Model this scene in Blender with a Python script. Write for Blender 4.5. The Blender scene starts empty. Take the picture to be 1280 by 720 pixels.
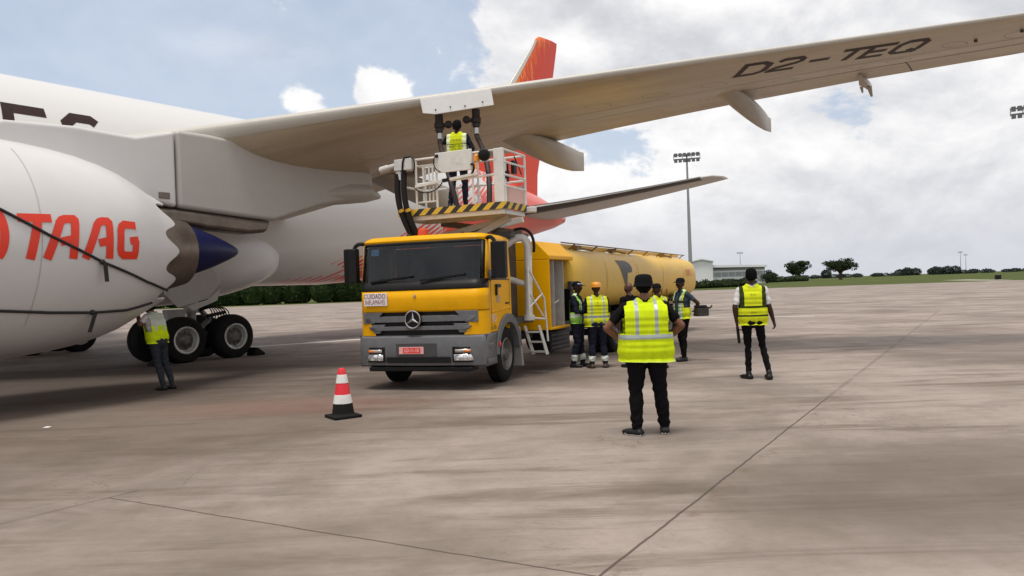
import bpy, bmesh, math, random
import numpy as np
from mathutils import Vector, Matrix
random.seed(7); RNG = np.random.default_rng(7)
R = math.radians; PI = math.pi
S = bpy.context.scene
COL = S.collection

# ------------------------------------------------------------------ node maths
class V:
    """wraps a node socket so shader maths can be written as expressions"""
    def __init__(s, nt, sock): s.nt, s.s = nt, sock
    def _m(s, op, *a, clamp=False):
        n = s.nt.nodes.new('ShaderNodeMath'); n.operation = op; n.use_clamp = clamp
        for i, x in enumerate((s,) + a):
            if isinstance(x, V): s.nt.links.new(x.s, n.inputs[i])
            else: n.inputs[i].default_value = x
        return V(s.nt, n.outputs[0])
    def __add__(s, o): return s._m('ADD', o)
    __radd__ = __add__
    def __sub__(s, o): return s._m('SUBTRACT', o)
    def __rsub__(s, o): return (s * -1) + o
    def __mul__(s, o): return s._m('MULTIPLY', o)
    __rmul__ = __mul__
    def __truediv__(s, o): return s._m('DIVIDE', o)
    def abs(s): return s._m('ABSOLUTE')
    def lt(s, o): return s._m('LESS_THAN', o)
    def gt(s, o): return s._m('GREATER_THAN', o)
    def mx(s, o): return s._m('MAXIMUM', o)
    def mn(s, o): return s._m('MINIMUM', o)
    def fr(s): return s._m('FRACT')
    def sin(s): return s._m('SINE')
    def ss(s, a, b):
        n = s.nt.nodes.new('ShaderNodeMapRange'); n.interpolation_type = 'SMOOTHSTEP'
        s.nt.links.new(s.s, n.inputs['Value'])
        for k, v in (('From Min', a), ('From Max', b)):
            if isinstance(v, V): s.nt.links.new(v.s, n.inputs[k])
            else: n.inputs[k].default_value = v
        return V(s.nt, n.outputs[0])
def sep(nt, sock):
    n = nt.nodes.new('ShaderNodeSeparateXYZ'); nt.links.new(sock, n.inputs[0])
    return [V(nt, o) for o in n.outputs]
def comb(nt, x, y, z):
    n = nt.nodes.new('ShaderNodeCombineXYZ')
    for i, a in enumerate((x, y, z)):
        if isinstance(a, V): nt.links.new(a.s, n.inputs[i])
        else: n.inputs[i].default_value = a
    return n.outputs[0]
def noise(nt, vec, scale, detail=4, rough=.55, dist=0):
    n = nt.nodes.new('ShaderNodeTexNoise'); n.inputs['Scale'].default_value = scale
    n.inputs['Detail'].default_value = detail; n.inputs['Roughness'].default_value = rough
    n.inputs['Distortion'].default_value = dist
    if vec is not None: nt.links.new(vec, n.inputs['Vector'])
    return V(nt, n.outputs[0])
def mixc(nt, f, a, b):
    n = nt.nodes.new('ShaderNodeMix'); n.data_type = 'RGBA'
    if isinstance(f, V): nt.links.new(f.s, n.inputs[0])
    else: n.inputs[0].default_value = f
    for i, x in ((6, a), (7, b)):
        if isinstance(x, (tuple, list)): n.inputs[i].default_value = (*x[:3], 1)
        else: nt.links.new(x, n.inputs[i])
    return n.outputs[2]
def base(name):
    m = bpy.data.materials.new(name); m.use_nodes = True
    nt = m.node_tree; p = nt.nodes['Principled BSDF']
    return m, nt, p
def coords(nt, which='Object'):
    return nt.nodes.new('ShaderNodeTexCoord').outputs[which]
def setc(nt, p, c):
    if isinstance(c, (tuple, list)): p.inputs['Base Color'].default_value = (*c[:3], 1)
    else: nt.links.new(c, p.inputs['Base Color'])
def bump(nt, p, h, strength=.2, dist=.01):
    b = nt.nodes.new('ShaderNodeBump'); b.inputs['Strength'].default_value = strength
    b.inputs['Distance'].default_value = dist
    nt.links.new(h.s, b.inputs['Height']); nt.links.new(b.outputs[0], p.inputs['Normal'])
MATS = {}
def pm(name, col, rough=.5, metal=0, var=.12, scale=6, dirt=None, coat=0, bmp=0, spec=None):
    """plain paint / rubber / cloth with real unevenness (dust, wear) of its own"""
    if name in MATS: return MATS[name]
    m, nt, p = base(name)
    co = coords(nt)
    n1 = noise(nt, co, scale, 5, .6); n2 = noise(nt, co, scale * 5, 3, .6)
    f = (n1 * .7 + n2 * .3).ss(.3, .7)
    lo = tuple(c * (1 - var) for c in col); hi = tuple(min(1, c * (1 + var)) for c in col)
    c = mixc(nt, f, lo, hi)
    if dirt:
        d = noise(nt, co, scale * .6, 6, .65).ss(.5, .75) * dirt[1]
        c = mixc(nt, d, c, dirt[0])
    setc(nt, p, c)
    p.inputs['Roughness'].default_value = rough
    r = n1 * .25 + (rough - .125)
    nt.links.new(r._m('MAXIMUM', .03).s, p.inputs['Roughness'])
    p.inputs['Metallic'].default_value = metal
    if coat: p.inputs['Coat Weight'].default_value = coat; p.inputs['Coat Roughness'].default_value = .08
    if spec is not None: p.inputs['Specular IOR Level'].default_value = spec
    if bmp: bump(nt, p, n2, bmp, .01)
    MATS[name] = m
    return m

# ------------------------------------------------------------------ mesh building
class MB:
    def __init__(s): s.v, s.f, s.m = [], [], []
    def add(s, vs, fs, mi=0):
        o = len(s.v); s.v += [tuple(map(float, v)) for v in vs]
        for f in fs: s.f.append([i + o for i in f]); s.m.append(mi)
        return s
    def box(s, x0, x1, y0, y1, z0, z1, mi=0):
        vs = [(x, y, z) for z in (z0, z1) for y in (y0, y1) for x in (x0, x1)]
        return s.add(vs, [(0, 2, 3, 1), (4, 5, 7, 6), (0, 1, 5, 4), (2, 6, 7, 3), (0, 4, 6, 2), (1, 3, 7, 5)], mi)
    def bar(s, p, q, w, h=None, mi=0, up=(0, 0, 1)):
        """rectangular bar from p to q"""
        h = h or w; p, q = Vector(p), Vector(q); d = (q - p).normalized(); u = Vector(up)
        if abs(d.dot(u)) > .95: u = Vector((0, 1, 0))
        a = d.cross(u).normalized(); b = a.cross(d).normalized()
        vs = []
        for c in (p, q):
            for i, j in ((-1, -1), (1, -1), (1, 1), (-1, 1)): vs.append(c + a * i * w / 2 + b * j * h / 2)
        return s.add(vs, [(0, 1, 2, 3), (7, 6, 5, 4), (0, 4, 5, 1), (1, 5, 6, 2), (2, 6, 7, 3), (3, 7, 4, 0)], mi)
    def loft(s, rings, mi=0, cap=True, closed=True):
        n = len(rings[0]); vs = [p for r in rings for p in r]; fs = []
        for i in range(len(rings) - 1):
            for j in range(n if closed else n - 1):
                k = (j + 1) % n
                fs.append((i * n + j, i * n + k, (i + 1) * n + k, (i + 1) * n + j))
        if cap and closed:
            fs.append(tuple(range(n))[::-1]); fs.append(tuple((len(rings) - 1) * n + j for j in range(n)))
        return s.add(vs, fs, mi)
    def tube(s, pts, r, n=10, mi=0, cap=True):
        pts = [Vector(p) for p in pts]; rs = r if isinstance(r, (list, tuple)) else [r] * len(pts)
        rings = []; a = None
        for i, p in enumerate(pts):
            d = (pts[min(i + 1, len(pts) - 1)] - pts[max(i - 1, 0)]).normalized()
            if a is None:
                a = d.cross(Vector((0, 0, 1)) if abs(d.z) < .9 else Vector((1, 0, 0))).normalized()
            else: a = (a - d * a.dot(d)).normalized()
            b = d.cross(a)
            rings.append([p + (a * math.cos(t) + b * math.sin(t)) * rs[i] for t in np.linspace(0, 2 * PI, n, endpoint=False)])
        return s.loft(rings, mi, cap)
    def lathe(s, prof, o=(0, 0, 0), ax=(0, 0, 1), n=24, mi=0, cap=False):
        """prof: (position along axis, radius)"""
        o = Vector(o); ax = Vector(ax).normalized()
        a = ax.cross(Vector((0, 0, 1)) if abs(ax.z) < .9 else Vector((1, 0, 0))).normalized(); b = ax.cross(a)
        rings = [[o + ax * h + (a * math.cos(t) + b * math.sin(t)) * max(r, 1e-4) for t in np.linspace(0, 2 * PI, n, endpoint=False)] for h, r in prof]
        return s.loft(rings, mi, cap)
    def prism(s, poly, fn, mi=0):
        """polygon (2D) extruded: fn(u, v, k) with k = 0/1 for the two faces"""
        n = len(poly); vs = [fn(u, v, 0) for u, v in poly] + [fn(u, v, 1) for u, v in poly]
        fs = [tuple(range(n))[::-1], tuple(range(n, 2 * n))] + [(i, (i + 1) % n, n + (i + 1) % n, n + i) for i in range(n)]
        return s.add(vs, fs, mi)
    def ball(s, c, r, n=12, mi=0):
        r = r if isinstance(r, (list, tuple)) else (r, r, r)
        rings = []
        for i in range(n // 2 + 1):
            t = PI * i / (n // 2); q = max(math.sin(t), .02)
            rings.append([(c[0] + r[0] * q * math.cos(u), c[1] + r[1] * q * math.sin(u), c[2] - r[2] * math.cos(t)) for u in np.linspace(0, 2 * PI, n, endpoint=False)])
        return s.loft(rings, mi)
    def ribbon(s, pts, w, fn, mi=0, step=.08, closed=False):
        """flat stroke of width w along a 2D polyline, mapped on a surface by fn(u, v)"""
        P = [np.array(p, float) for p in pts]
        if closed: P = P + [P[0]]
        Q = []
        for a, b in zip(P[:-1], P[1:]):
            k = max(1, int(np.hypot(*(b - a)) / step))
            Q += [a + (b - a) * i / k for i in range(k)]
        Q.append(P[-1]); n = len(Q); L = []
        for i in range(n):
            if closed and i in (0, n - 1): d0, d1 = Q[1] - Q[0], Q[-1] - Q[-2]
            else: d0 = Q[min(i + 1, n - 1)] - Q[min(i, n - 2)]; d1 = Q[max(i, 1)] - Q[max(i - 1, 0)]
            d0 = d0 / np.hypot(*d0); d1 = d1 / np.hypot(*d1)
            t = d0 + d1; t = t / max(np.hypot(*t), 1e-6); nr = np.array((-t[1], t[0]))
            m = 1 / max(.55, nr @ np.array((-d0[1], d0[0])))
            L.append((Q[i] + nr * w / 2 * m, Q[i] - nr * w / 2 * m))
        vs = [fn(*p) for pr in L for p in (pr[0], (pr[0] + pr[1]) / 2, pr[1])]
        fs = []
        for i in range(n - 1):
            for j in range(2): a = 3 * i + j; fs.append((a, a + 1, a + 4, a + 3))
        return s.add(vs, fs, mi)
    def mesh(s, name, mats, smooth=35, fix=True):
        me = bpy.data.meshes.new(name); me.from_pydata(s.v, [], s.f)
        mats = mats if isinstance(mats, (list, tuple)) else [mats]
        for m in mats: me.materials.append(m)
        me.polygons.foreach_set('material_index', s.m)
        if fix:
            bm = bmesh.new(); bm.from_mesh(me); bmesh.ops.recalc_face_normals(bm, faces=bm.faces); bm.to_mesh(me); bm.free()
        if smooth:
            me.polygons.foreach_set('use_smooth', [True] * len(me.polygons)); me.set_sharp_from_angle(angle=R(smooth))
        me.update()
        return me
    def build(s, name, mats, parent=None, smooth=35, bevel=0, seg=2, fix=True, solid=0):
        o = bpy.data.objects.new(name, s.mesh(name, mats, smooth, fix)); COL.objects.link(o)
        if parent is not None: o.parent = parent
        if solid:
            md = o.modifiers.new('thickness', 'SOLIDIFY'); md.thickness = solid; md.offset = -1
        if bevel:
            md = o.modifiers.new('bevel', 'BEVEL'); md.width = bevel; md.segments = seg; md.limit_method = 'ANGLE'; md.angle_limit = R(40)
            md.harden_normals = True
        return o
def tag(o, label=None, cat=None, group=None, kind=None):
    if label: o['label'] = label
    if cat: o['category'] = cat
    if group: o['group'] = group
    if kind: o['kind'] = kind
    return o
def thing(name, label, cat, loc=(0, 0, 0), rz=0, group=None):
    o = bpy.data.objects.new(name, None); COL.objects.link(o); o.empty_display_size = .2
    o.location = loc; o.rotation_euler = (0, 0, rz)
    return tag(o, label, cat, group)
def copy_tree(o, parent=None):
    c = o.copy(); COL.objects.link(c); c.parent = parent
    for ch in [x for x in o.children]: copy_tree(ch, c)
    return c
def text_geo(txt, size):
    """outline letters of the built-in font as flat verts/faces, centred"""
    cu = bpy.data.curves.new('lettering', 'FONT'); cu.body = txt; cu.size = size; cu.align_x = 'CENTER'; cu.align_y = 'CENTER'
    o = bpy.data.objects.new('lettering', cu); COL.objects.link(o)
    dg = bpy.context.evaluated_depsgraph_get(); me = o.evaluated_get(dg).to_mesh()
    vs = [tuple(v.co) for v in me.vertices]; fs = [tuple(p.vertices) for p in me.polygons]
    o.evaluated_get(dg).to_mesh_clear(); bpy.data.objects.remove(o); bpy.data.curves.remove(cu)
    return vs, fs
def put_text(mb, txt, size, fn, sx=1, mi=0):
    vs, fs = text_geo(txt, size); mb.add([fn(x * sx, y) for x, y, z in vs], fs, mi); return mb
def bez(p0, p1, p2, p3, n=12):
    p0, p1, p2, p3 = map(Vector, (p0, p1, p2, p3)); o = []
    for i in range(n + 1):
        t = i / n; o.append(p0 * (1 - t) ** 3 + p1 * 3 * t * (1 - t) ** 2 + p2 * 3 * t * t * (1 - t) + p3 * t ** 3)
    return o

# ------------------------------------------------------------------ shared materials
white = pm('white_paint', (.60, .59, .585), .36, coat=.2, var=.03, scale=.8)
white2 = pm('white_painted_steel', (.66, .65, .62), .42, var=.06, scale=9, dirt=((.3, .26, .2), .35))
black = pm('black_plastic', (.007, .0065, .007), .45, spec=.25)
rubber = pm('black_rubber', (.010, .009, .009), .8, bmp=.15, scale=14, spec=.2)
grey_pl = pm('grey_plastic', (.115, .118, .125), .5, scale=9, dirt=((.2, .17, .14), .35))
dgrey = pm('dark_grey_metal', (.05, .05, .052), .55, dirt=((.14, .11, .09), .5))
steel = pm('bare_steel', (.5, .5, .5), .35, 1, dirt=((.2, .17, .14), .5))
yellow = pm('yellow_truck_paint', (.76, .375, .0), .42, var=.04, scale=3, spec=.18, dirt=((.36, .19, .005), .22))
tank_yellow = pm('sun_faded_yellow_paint', (.68, .42, .045), .40, var=.06, scale=1.2, spec=.35, dirt=((.45, .3, .09), .3))
red_paint = pm('red_marking', (.74, .035, .008), .4, var=.05)
brown_paint = pm('dark_brown_marking', (.030, .014, .012), .5, spec=.2)
# ------------------------------------------------------------------ camera, sun, sky
FPX, CAMH, ROLL = 950.0, 1.68, math.atan(.0352)
cam = bpy.data.cameras.new('camera'); cam.sensor_width = 36; cam.lens = 36 * FPX / 1280; cam.clip_end = 5000; cam.clip_start = .05
co = bpy.data.objects.new('camera', cam); COL.objects.link(co); S.camera = co
co.matrix_world = Matrix.Translation((0, 0, CAMH)) @ Matrix.Rotation(R(90), 4, 'X') @ Matrix.Rotation(-ROLL, 4, 'Z')
SUN_EL, SUN_AZ = R(76), R(205)          # azimuth clockwise from +Y: behind the camera, a little right
sl = bpy.data.lights.new('sun', 'SUN'); sl.energy = 2.6; sl.angle = R(16); sl.color = (1, .95, .87)
so = bpy.data.objects.new('sun', sl); COL.objects.link(so)
sd = Vector((math.sin(SUN_AZ) * math.cos(SUN_EL), math.cos(SUN_AZ) * math.cos(SUN_EL), math.sin(SUN_EL)))
so.rotation_euler = sd.to_track_quat('Z', 'Y').to_euler(); so.location = (0, 0, 60)
W = bpy.data.worlds.new('World'); S.world = W; W.use_nodes = True
nt = W.node_tree; nt.nodes.clear()
out = nt.nodes.new('ShaderNodeOutputWorld')
sky = nt.nodes.new('ShaderNodeTexSky'); sky.sky_type = 'NISHITA'; sky.sun_disc = False
sky.sun_elevation = SUN_EL; sky.sun_rotation = SUN_AZ; sky.air_density = 1.0; sky.dust_density = 2.5; sky.ozone_density = 1.2
gen = coords(nt, 'Generated')
X, Y, Z = sep(nt, gen)
el = Z._m('ARCSINE') * 57.2958
az = X._m('ARCTAN2', Y) * 57.2958
cv = comb(nt, az * .060, el * .085, 0); cv2 = comb(nt, az * .060 + .012, el * .085 + .11, 0)
wa2 = noise(nt, cv2, 1.9, 7, .60, .25)
wa = noise(nt, cv, 1.9, 7, .60, .25)        # billows
wb = noise(nt, comb(nt, az * .055 + 7.3, el * .13 + 2.1, 1.7), 1.1, 5, .55, .2)   # grey and white parts
wc = noise(nt, comb(nt, az * .3, el * .42, 4.1), 1.3, 5, .6)
def blob(a, e, ra, re):
    d = ((az - a) / ra)._m('POWER', 2) + ((el - e) / re)._m('POWER', 2)
    return (d * -1)._m('EXPONENT')
# coverage: mostly cloud, with the open blue the photograph shows to the left and two small gaps
blue = blob(-30, 14.5, 24, 9) * .95 + blob(-9, 21, 8, 7) * .5 + blob(-30, 3, 22, 9) * .4
gaps = blob(24, 21.5, 3.0, 1.0) * .8 + blob(6.5, 10.8, 3.2, 1.7) * .50 + blob(22.5, 12.2, 5.0, 1.8) * .48 + blob(30, 9, 4, 1.5) * .3
puff = blob(-15.2, 14.0, 2.2, 1.9) + blob(-9.4, 14.4, 2.0, 2.0) - blob(-12.4, 16.2, 1.0, 1.8) * .5 + blob(6, 17.2, 4.0, 2.4) + blob(17, 19.8, 5, 2.2) * .7 + blob(12, 21, 6, 4) * .6 + blob(-18, 11, 9, 2.5) * .35
veil = blob(-19, 17.2, 5, 1.2) * .20
dens = wa * 1.7 - .85 + .36 - blue * .85 - gaps * .55 + puff * .55
wcs = (wc - .5) * .3
cover = (dens + wcs * .5).ss(-.04, .14)
cover = (cover + veil + .22).mn(1.0)
# brightness: white lit heads, grey undersides, paler and bluish towards the horizon
lit = ((wa - wa2) * 1.7 + (wb - .5) * 1.5 + wcs * .5 + .58 + puff * .24 + blob(17, 20.8, 6, 1.6) * .6 + blob(5.5, 17.3, 3.2, 1.8) * .45 + blob(31, 21, 6, 1.6) * .4 + blob(8, 11, 9, 3) * .22
       - blob(10, 16.8, 7, 2.2) * .40 - blob(6.5, 20, 3.5, 2.5) * .45 - blob(26, 15.5, 9, 2.5) * .10).ss(-.1, 1.15)
cc = mixc(nt, lit, (.62, .63, .675), (1.05, 1.045, 1.04))
low = el.ss(8, 0) * .75
cc = mixc(nt, low, cc, (.575, .60, .665))
zen = el.ss(24, 62)
cc = mixc(nt, zen * .9, cc, (.85, .83, .82))
bg1 = nt.nodes.new('ShaderNodeBackground'); bg1.inputs[1].default_value = .121
skyc = mixc(nt, .5, sky.outputs[0], (5.6, 6.6, 8.2))      # thin high veil over the blue
nt.links.new(skyc, bg1.inputs[0])
bg2 = nt.nodes.new('ShaderNodeBackground'); bg2.inputs[1].default_value = 1.0
nt.links.new(cc, bg2.inputs[0])
mx = nt.nodes.new('ShaderNodeMixShader')
nt.links.new(cover.s, mx.inputs[0]); nt.links.new(bg1.outputs[0], mx.inputs[1]); nt.links.new(bg2.outputs[0], mx.inputs[2])
nt.links.new(mx.outputs[0], out.inputs[0])
S.view_settings.view_transform = 'Standard'; S.view_settings.look = 'None'; S.view_settings.gamma = 1
S.view_settings.use_curve_mapping = False; S.view_settings.exposure = 0
S.cycles.max_bounces = 6; S.cycles.transparent_max_bounces = 8

# ------------------------------------------------------------------ aircraft frame (t outboard left wing, s aft of the nose, z up)
PHI = R(35)
AX = np.array([math.sin(PHI), math.cos(PHI)]); OX = np.array([math.cos(PHI), -math.sin(PHI)])
G0 = np.array([-8.55, 20.2]) - 5.4 * OX - 31.0 * AX
def AW(t, s, z): q = G0 + s * AX + t * OX; return Vector((q[0], q[1], z))

# ------------------------------------------------------------------ ground
def ground_mats():
    m, nt, p = base('weathered_concrete')
    geo = nt.nodes.new('ShaderNodeNewGeometry')
    x, y, z = sep(nt, geo.outputs['Position'])
    gx, gy = x - float(G0[0]), y - float(G0[1])
    t = gx * float(OX[0]) + gy * float(OX[1]); s = gx * float(AX[0]) + gy * float(AX[1])
    P = comb(nt, x, y, 0)
    n1 = noise(nt, P, .24, 8, .66, .4); n2 = noise(nt, P, 1.4, 6, .65); n3 = noise(nt, P, 14, 4, .7)
    ani = noise(nt, comb(nt, x * .22 + 3, y * 1.3, 0), 1.0, 6, .66, .6)     # drag marks across the apron
    ani2 = noise(nt, comb(nt, x * .10 + 9, y * .8, 5), 2.2, 5, .7, .3)
    spk = noise(nt, P, 3.1, 5, .75).ss(.62, .72)
    c = mixc(nt, n1.ss(.34, .62), (.185, .150, .128), (.355, .295, .262))
    c = mixc(nt, n2.ss(.35, .75) * .38, c, (.165, .130, .102))
    c = mixc(nt, ani.ss(.50, .70) * .78, c, (.115, .085, .065))
    c = mixc(nt, ani2.ss(.54, .70) * .55, c, (.13, .098, .075))
    c = mixc(nt, ani.ss(.46, .30) * .30, c, (.39, .34, .29))
    st1 = noise(nt, comb(nt, x * .30 + 4, y * 4.2, 2), 1.0, 6, .72, .3)
    c = mixc(nt, st1.ss(.56, .66) * .42, c, (.135, .105, .085))
    c = mixc(nt, st1.ss(.44, .36) * .22, c, (.40, .345, .305))
    crk = noise(nt, P, .55, 6, .7, 1.2); c = mixc(nt, ((crk - .5).abs() / .004).ss(1, .3) * noise(nt, P, .35, 3, .5).ss(.52, .6) * .55, c, (.07, .055, .046))
    c = mixc(nt, spk * .3, c, (.10, .075, .058))
    n4 = noise(nt, P, 75, 3, .7)
    c = mixc(nt, n4.ss(.52, .75) * .22, c, (.12, .095, .08))
    c = mixc(nt, noise(nt, P, 6.5, 4, .8).ss(.66, .72) * .45, c, (.09, .068, .055))
    c = mixc(nt, n3.ss(.4, .7) * .14, c, (.155, .123, .10))
    # a broad worn and oiled zone near the aircraft stand, the reddish dust left of the cone, and shade painted in under engine and truck
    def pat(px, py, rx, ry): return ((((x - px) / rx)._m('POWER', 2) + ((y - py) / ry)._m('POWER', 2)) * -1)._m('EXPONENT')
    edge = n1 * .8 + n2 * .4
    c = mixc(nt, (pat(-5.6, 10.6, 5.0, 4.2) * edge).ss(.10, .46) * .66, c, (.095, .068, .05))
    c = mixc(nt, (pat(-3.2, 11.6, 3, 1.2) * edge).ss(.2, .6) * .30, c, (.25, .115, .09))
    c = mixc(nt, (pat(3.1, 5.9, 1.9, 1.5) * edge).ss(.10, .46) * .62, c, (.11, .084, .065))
    c = mixc(nt, (pat(-1.0, 14.6, 3, 2.2) * edge).ss(.12, .45) * .65, c, (.075, .055, .043))  # truck's contact shade put into the concrete colour, over an oil stain
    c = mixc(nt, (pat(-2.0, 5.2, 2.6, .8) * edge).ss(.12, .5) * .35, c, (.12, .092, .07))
    c = mixc(nt, (pat(-9.5, 16.0, 5.5, 4.2) * (n1 * .7 + ani * .6)).ss(.08, .40) * .85, c, (.060, .045, .037))   # engine and gear shade painted into the concrete, with some oil and rubber
    # slab joints along and across the stand
    wob = (noise(nt, P, 2.5, 3, .6) - .5) * .03
    tt = t - (30 - s) * .05; s2 = s - (t - 17.4) * .114
    def line(v, pos, w): return (((v + wob - pos).abs()) / w).ss(1.0, .35)
    fade = noise(nt, P, .9, 4, .6).ss(.30, .5)
    j = line(tt, 21.50, .015) * s.lt(30.5) + line(tt, 21.50, .05) * s.gt(30.5) * s.lt(60) * .35 * fade
    j = j.mx(line(s2, 22.69, .013) * t.gt(17.35) * t.lt(29))
    j = j.mx(line(t, 17.35, .03) * s.lt(22.95) * s.gt(20.9) * .5 * fade)
    for pos in (9.0, 34.2): j = j.mx(line(t, pos, .02) * .25 * fade)
    for pos in (38.0, 53.0, 68.0, 83.0): j = j.mx(line(s, pos, .04) * .35 * fade)
    crumb = ((tt + wob * 3 - 21.61).abs() / .085).ss(1, .2) * noise(nt, P, 5, 4, .7).ss(.5, .62) * s.lt(32)
    c = mixc(nt, crumb * .6, c, (.15, .105, .075))
    c = mixc(nt, j * .85, c, (.06, .045, .038))
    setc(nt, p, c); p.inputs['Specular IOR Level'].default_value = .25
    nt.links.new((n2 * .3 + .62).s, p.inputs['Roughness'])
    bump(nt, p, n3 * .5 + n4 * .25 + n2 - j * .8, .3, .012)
    g, nt, p = base('short_grass')
    geo = nt.nodes.new('ShaderNodeNewGeometry'); x, y, z = sep(nt, geo.outputs['Position'])
    a = noise(nt, comb(nt, x * .02, y * .06, 0), 1, 6, .65); b = noise(nt, comb(nt, x * .4, y * .4, 0), 1, 4, .7)
    c = mixc(nt, a.ss(.35, .68), (.048, .070, .012), (.092, .100, .022))
    c = mixc(nt, b.ss(.4, .7) * .5, c, (.04, .065, .015))
    setc(nt, p, c); p.inputs['Roughness'].default_value = .9; p.inputs['Specular IOR Level'].default_value = .1
    return m, g
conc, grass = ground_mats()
mb = MB(); N = 12
mb.add([(-2500, -300, -.012), (2500, -300, -.012), (2500, 3500, -.012), (-2500, 3500, -.012)], [(0, 1, 2, 3)])
tag(mb.build('grass_field', grass, smooth=0), kind='structure')
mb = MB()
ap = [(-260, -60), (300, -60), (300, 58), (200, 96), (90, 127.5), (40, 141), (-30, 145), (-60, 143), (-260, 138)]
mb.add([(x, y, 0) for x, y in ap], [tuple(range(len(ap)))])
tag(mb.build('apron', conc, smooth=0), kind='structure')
wl = pm('worn_white_line_paint', (.72, .71, .69), .7, var=.12, scale=2, dirt=((.36, .3, .25), .6))
def strip(p, q, w):
    p, q = np.array(p), np.array(q); d = (q - p) / np.hypot(*(q - p)); n = np.array((-d[1], d[0])) * w / 2
    k = 24; vs = []
    for i in range(k + 1):
        c = p + (q - p) * i / k
        for sg in (-1, 1): vs.append((*(c + sg * n * (1 + .12 * random.uniform(-1, 1))), .004))
    m = MB(); m.add(vs, [(2 * i, 2 * i + 2, 2 * i + 3, 2 * i + 1) for i in range(k)])
    return tag(m.build('painted_line', wl, smooth=0), kind='structure')
strip((-9.4, 25.3), (1.0, 32.0), .34)
strip((5.0, 37.0), (13.1, 33.0), .22)
# ================================================================== the airliner (local x = t outboard left, y = s aft, z up)
PL = thing('airliner', 'white twin-engine passenger jet with orange-red tail, parked with its left wing over the fuel truck', 'airplane', (float(G0[0]), float(G0[1]), 0), -PHI)

def livery():
    """white body with a ragged red flame pattern that closes up into a solid red tail"""
    m, nt, p = base('fuselage_livery')
    x, s, z = sep(nt, coords(nt))
    a = s * .86 + z * .5; b = z * .86 - s * .5
    n = noise(nt, comb(nt, a * .55, b * 3.4, x * .1), 1.0, 2, .5)
    n2 = noise(nt, comb(nt, a * .22, b * 1.3 + 5, x * .1), 1.0, 2, .5)
    d = s - 38.0 - (z - 2.1) * 2.05 + (n2 - .5) * 2.2
    row = b / .20; jit = noise(nt, comb(nt, 0, row._m('FLOOR') * 7.31, 0), 3.7, 0)
    cell = (a * .62 + jit * 9).fr(); half = (row.fr() - .5).abs() * 2
    wid = d * .36 + .42; taper = 1 - cell * .75
    mk = (half - wid * taper).ss(.06, -.06) * cell.lt(d * .26 + .46) * d.gt(-.6)
    mk = mk.mx(d.ss(1.9, 2.6))
    dust = noise(nt, comb(nt, x, s * .25, z * 2), .6, 5, .6)
    w = mixc(nt, dust.ss(.35, .75) * .25, (.62, .615, .61), (.52, .50, .48))
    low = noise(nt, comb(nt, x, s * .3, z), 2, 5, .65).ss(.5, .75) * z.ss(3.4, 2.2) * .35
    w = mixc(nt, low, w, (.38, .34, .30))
    c = mixc(nt, mk, w, (.70, .055, .022))
    setc(nt, p, c); p.inputs['Roughness'].default_value = .32; p.inputs['Coat Weight'].default_value = .4
    return m
def fin_livery():
    m, nt, p = base('fin_livery')
    x, s, z = sep(nt, coords(nt))
    le = s - 49.7 - (z - 8.2) * .915          # distance behind the leading edge
    n = noise(nt, comb(nt, s * 2.6, z * .55, 0), 1.0, 3, .6)
    k = ((n - .5) * 3.4 + .62 - le * .62).ss(.0, .25) * .8 * z.ss(16.5, 12.0)._m('MAXIMUM', .35)
    c = mixc(nt, k, (.70, .055, .022), (.86, .27, .02))
    y2 = noise(nt, comb(nt, s * 4, z * .7, 3), 1.0, 2, .6).ss(.58, .63) * k
    c = mixc(nt, y2, c, (.88, .55, .12))
    wht = ((n - .5) * 2.2 + (z - 7.0) * -.9 + (51.0 - s) * .75).ss(.0, .2)
    c = mixc(nt, wht, c, (.66, .655, .65))
    setc(nt, p, c); p.inputs['Roughness'].default_value = .42; p.inputs['Specular IOR Level'].default_value = .3
    return m
def wing_mat():
    m, nt, p = base('wing_underside_paint')
    x, s, z = sep(nt, coords(nt))
    ch = s - x * .55
    n = noise(nt, comb(nt, x * .35 + 2, ch * 2.2, 0), 1, 6, .65)
    n2 = noise(nt, comb(nt, x * .9, s * .9, 0), 1, 4, .6)
    st = noise(nt, comb(nt, x * 3.0, ch * .35, 1), 1, 4, .6)
    c = mixc(nt, n.ss(.3, .72), (.44, .368, .272), (.55, .478, .370))
    c = mixc(nt, st.ss(.55, .8) * .35, c, (.27, .225, .175))
    c = mixc(nt, n2.ss(.55, .8) * .18, c, (.36, .32, .26))
    lt_ = noise(nt, comb(nt, x * .28 + 9, ch * 3.1, 4), 1, 5, .6).ss(.58, .74) * .5
    c = mixc(nt, lt_, c, (.66, .56, .42))
    setc(nt, p, c); p.inputs['Roughness'].default_value = .36
    return m
M_FUS, M_FIN, M_WING = livery(), fin_livery(), wing_mat()
warm_grey = pm('warm_grey_fairing', (.43, .395, .345), .4, var=.06, scale=1.5, dirt=((.22, .18, .14), .4))
titan = pm('heat_stained_titanium', (.20, .165, .14), .38, .75, var=.2, scale=3)
soot = pm('sooty_duct', (.05, .042, .037), .6, .3)
blue = pm('navy_blue_plug_paint', (.006, .009, .060), .42, var=.1, spec=.3)
seam = pm('panel_gap', (.075, .065, .055), .7)
lemetal = pm('bare_leading_edge_metal', (.62, .61, .59), .3, .55, var=.06)

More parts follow.
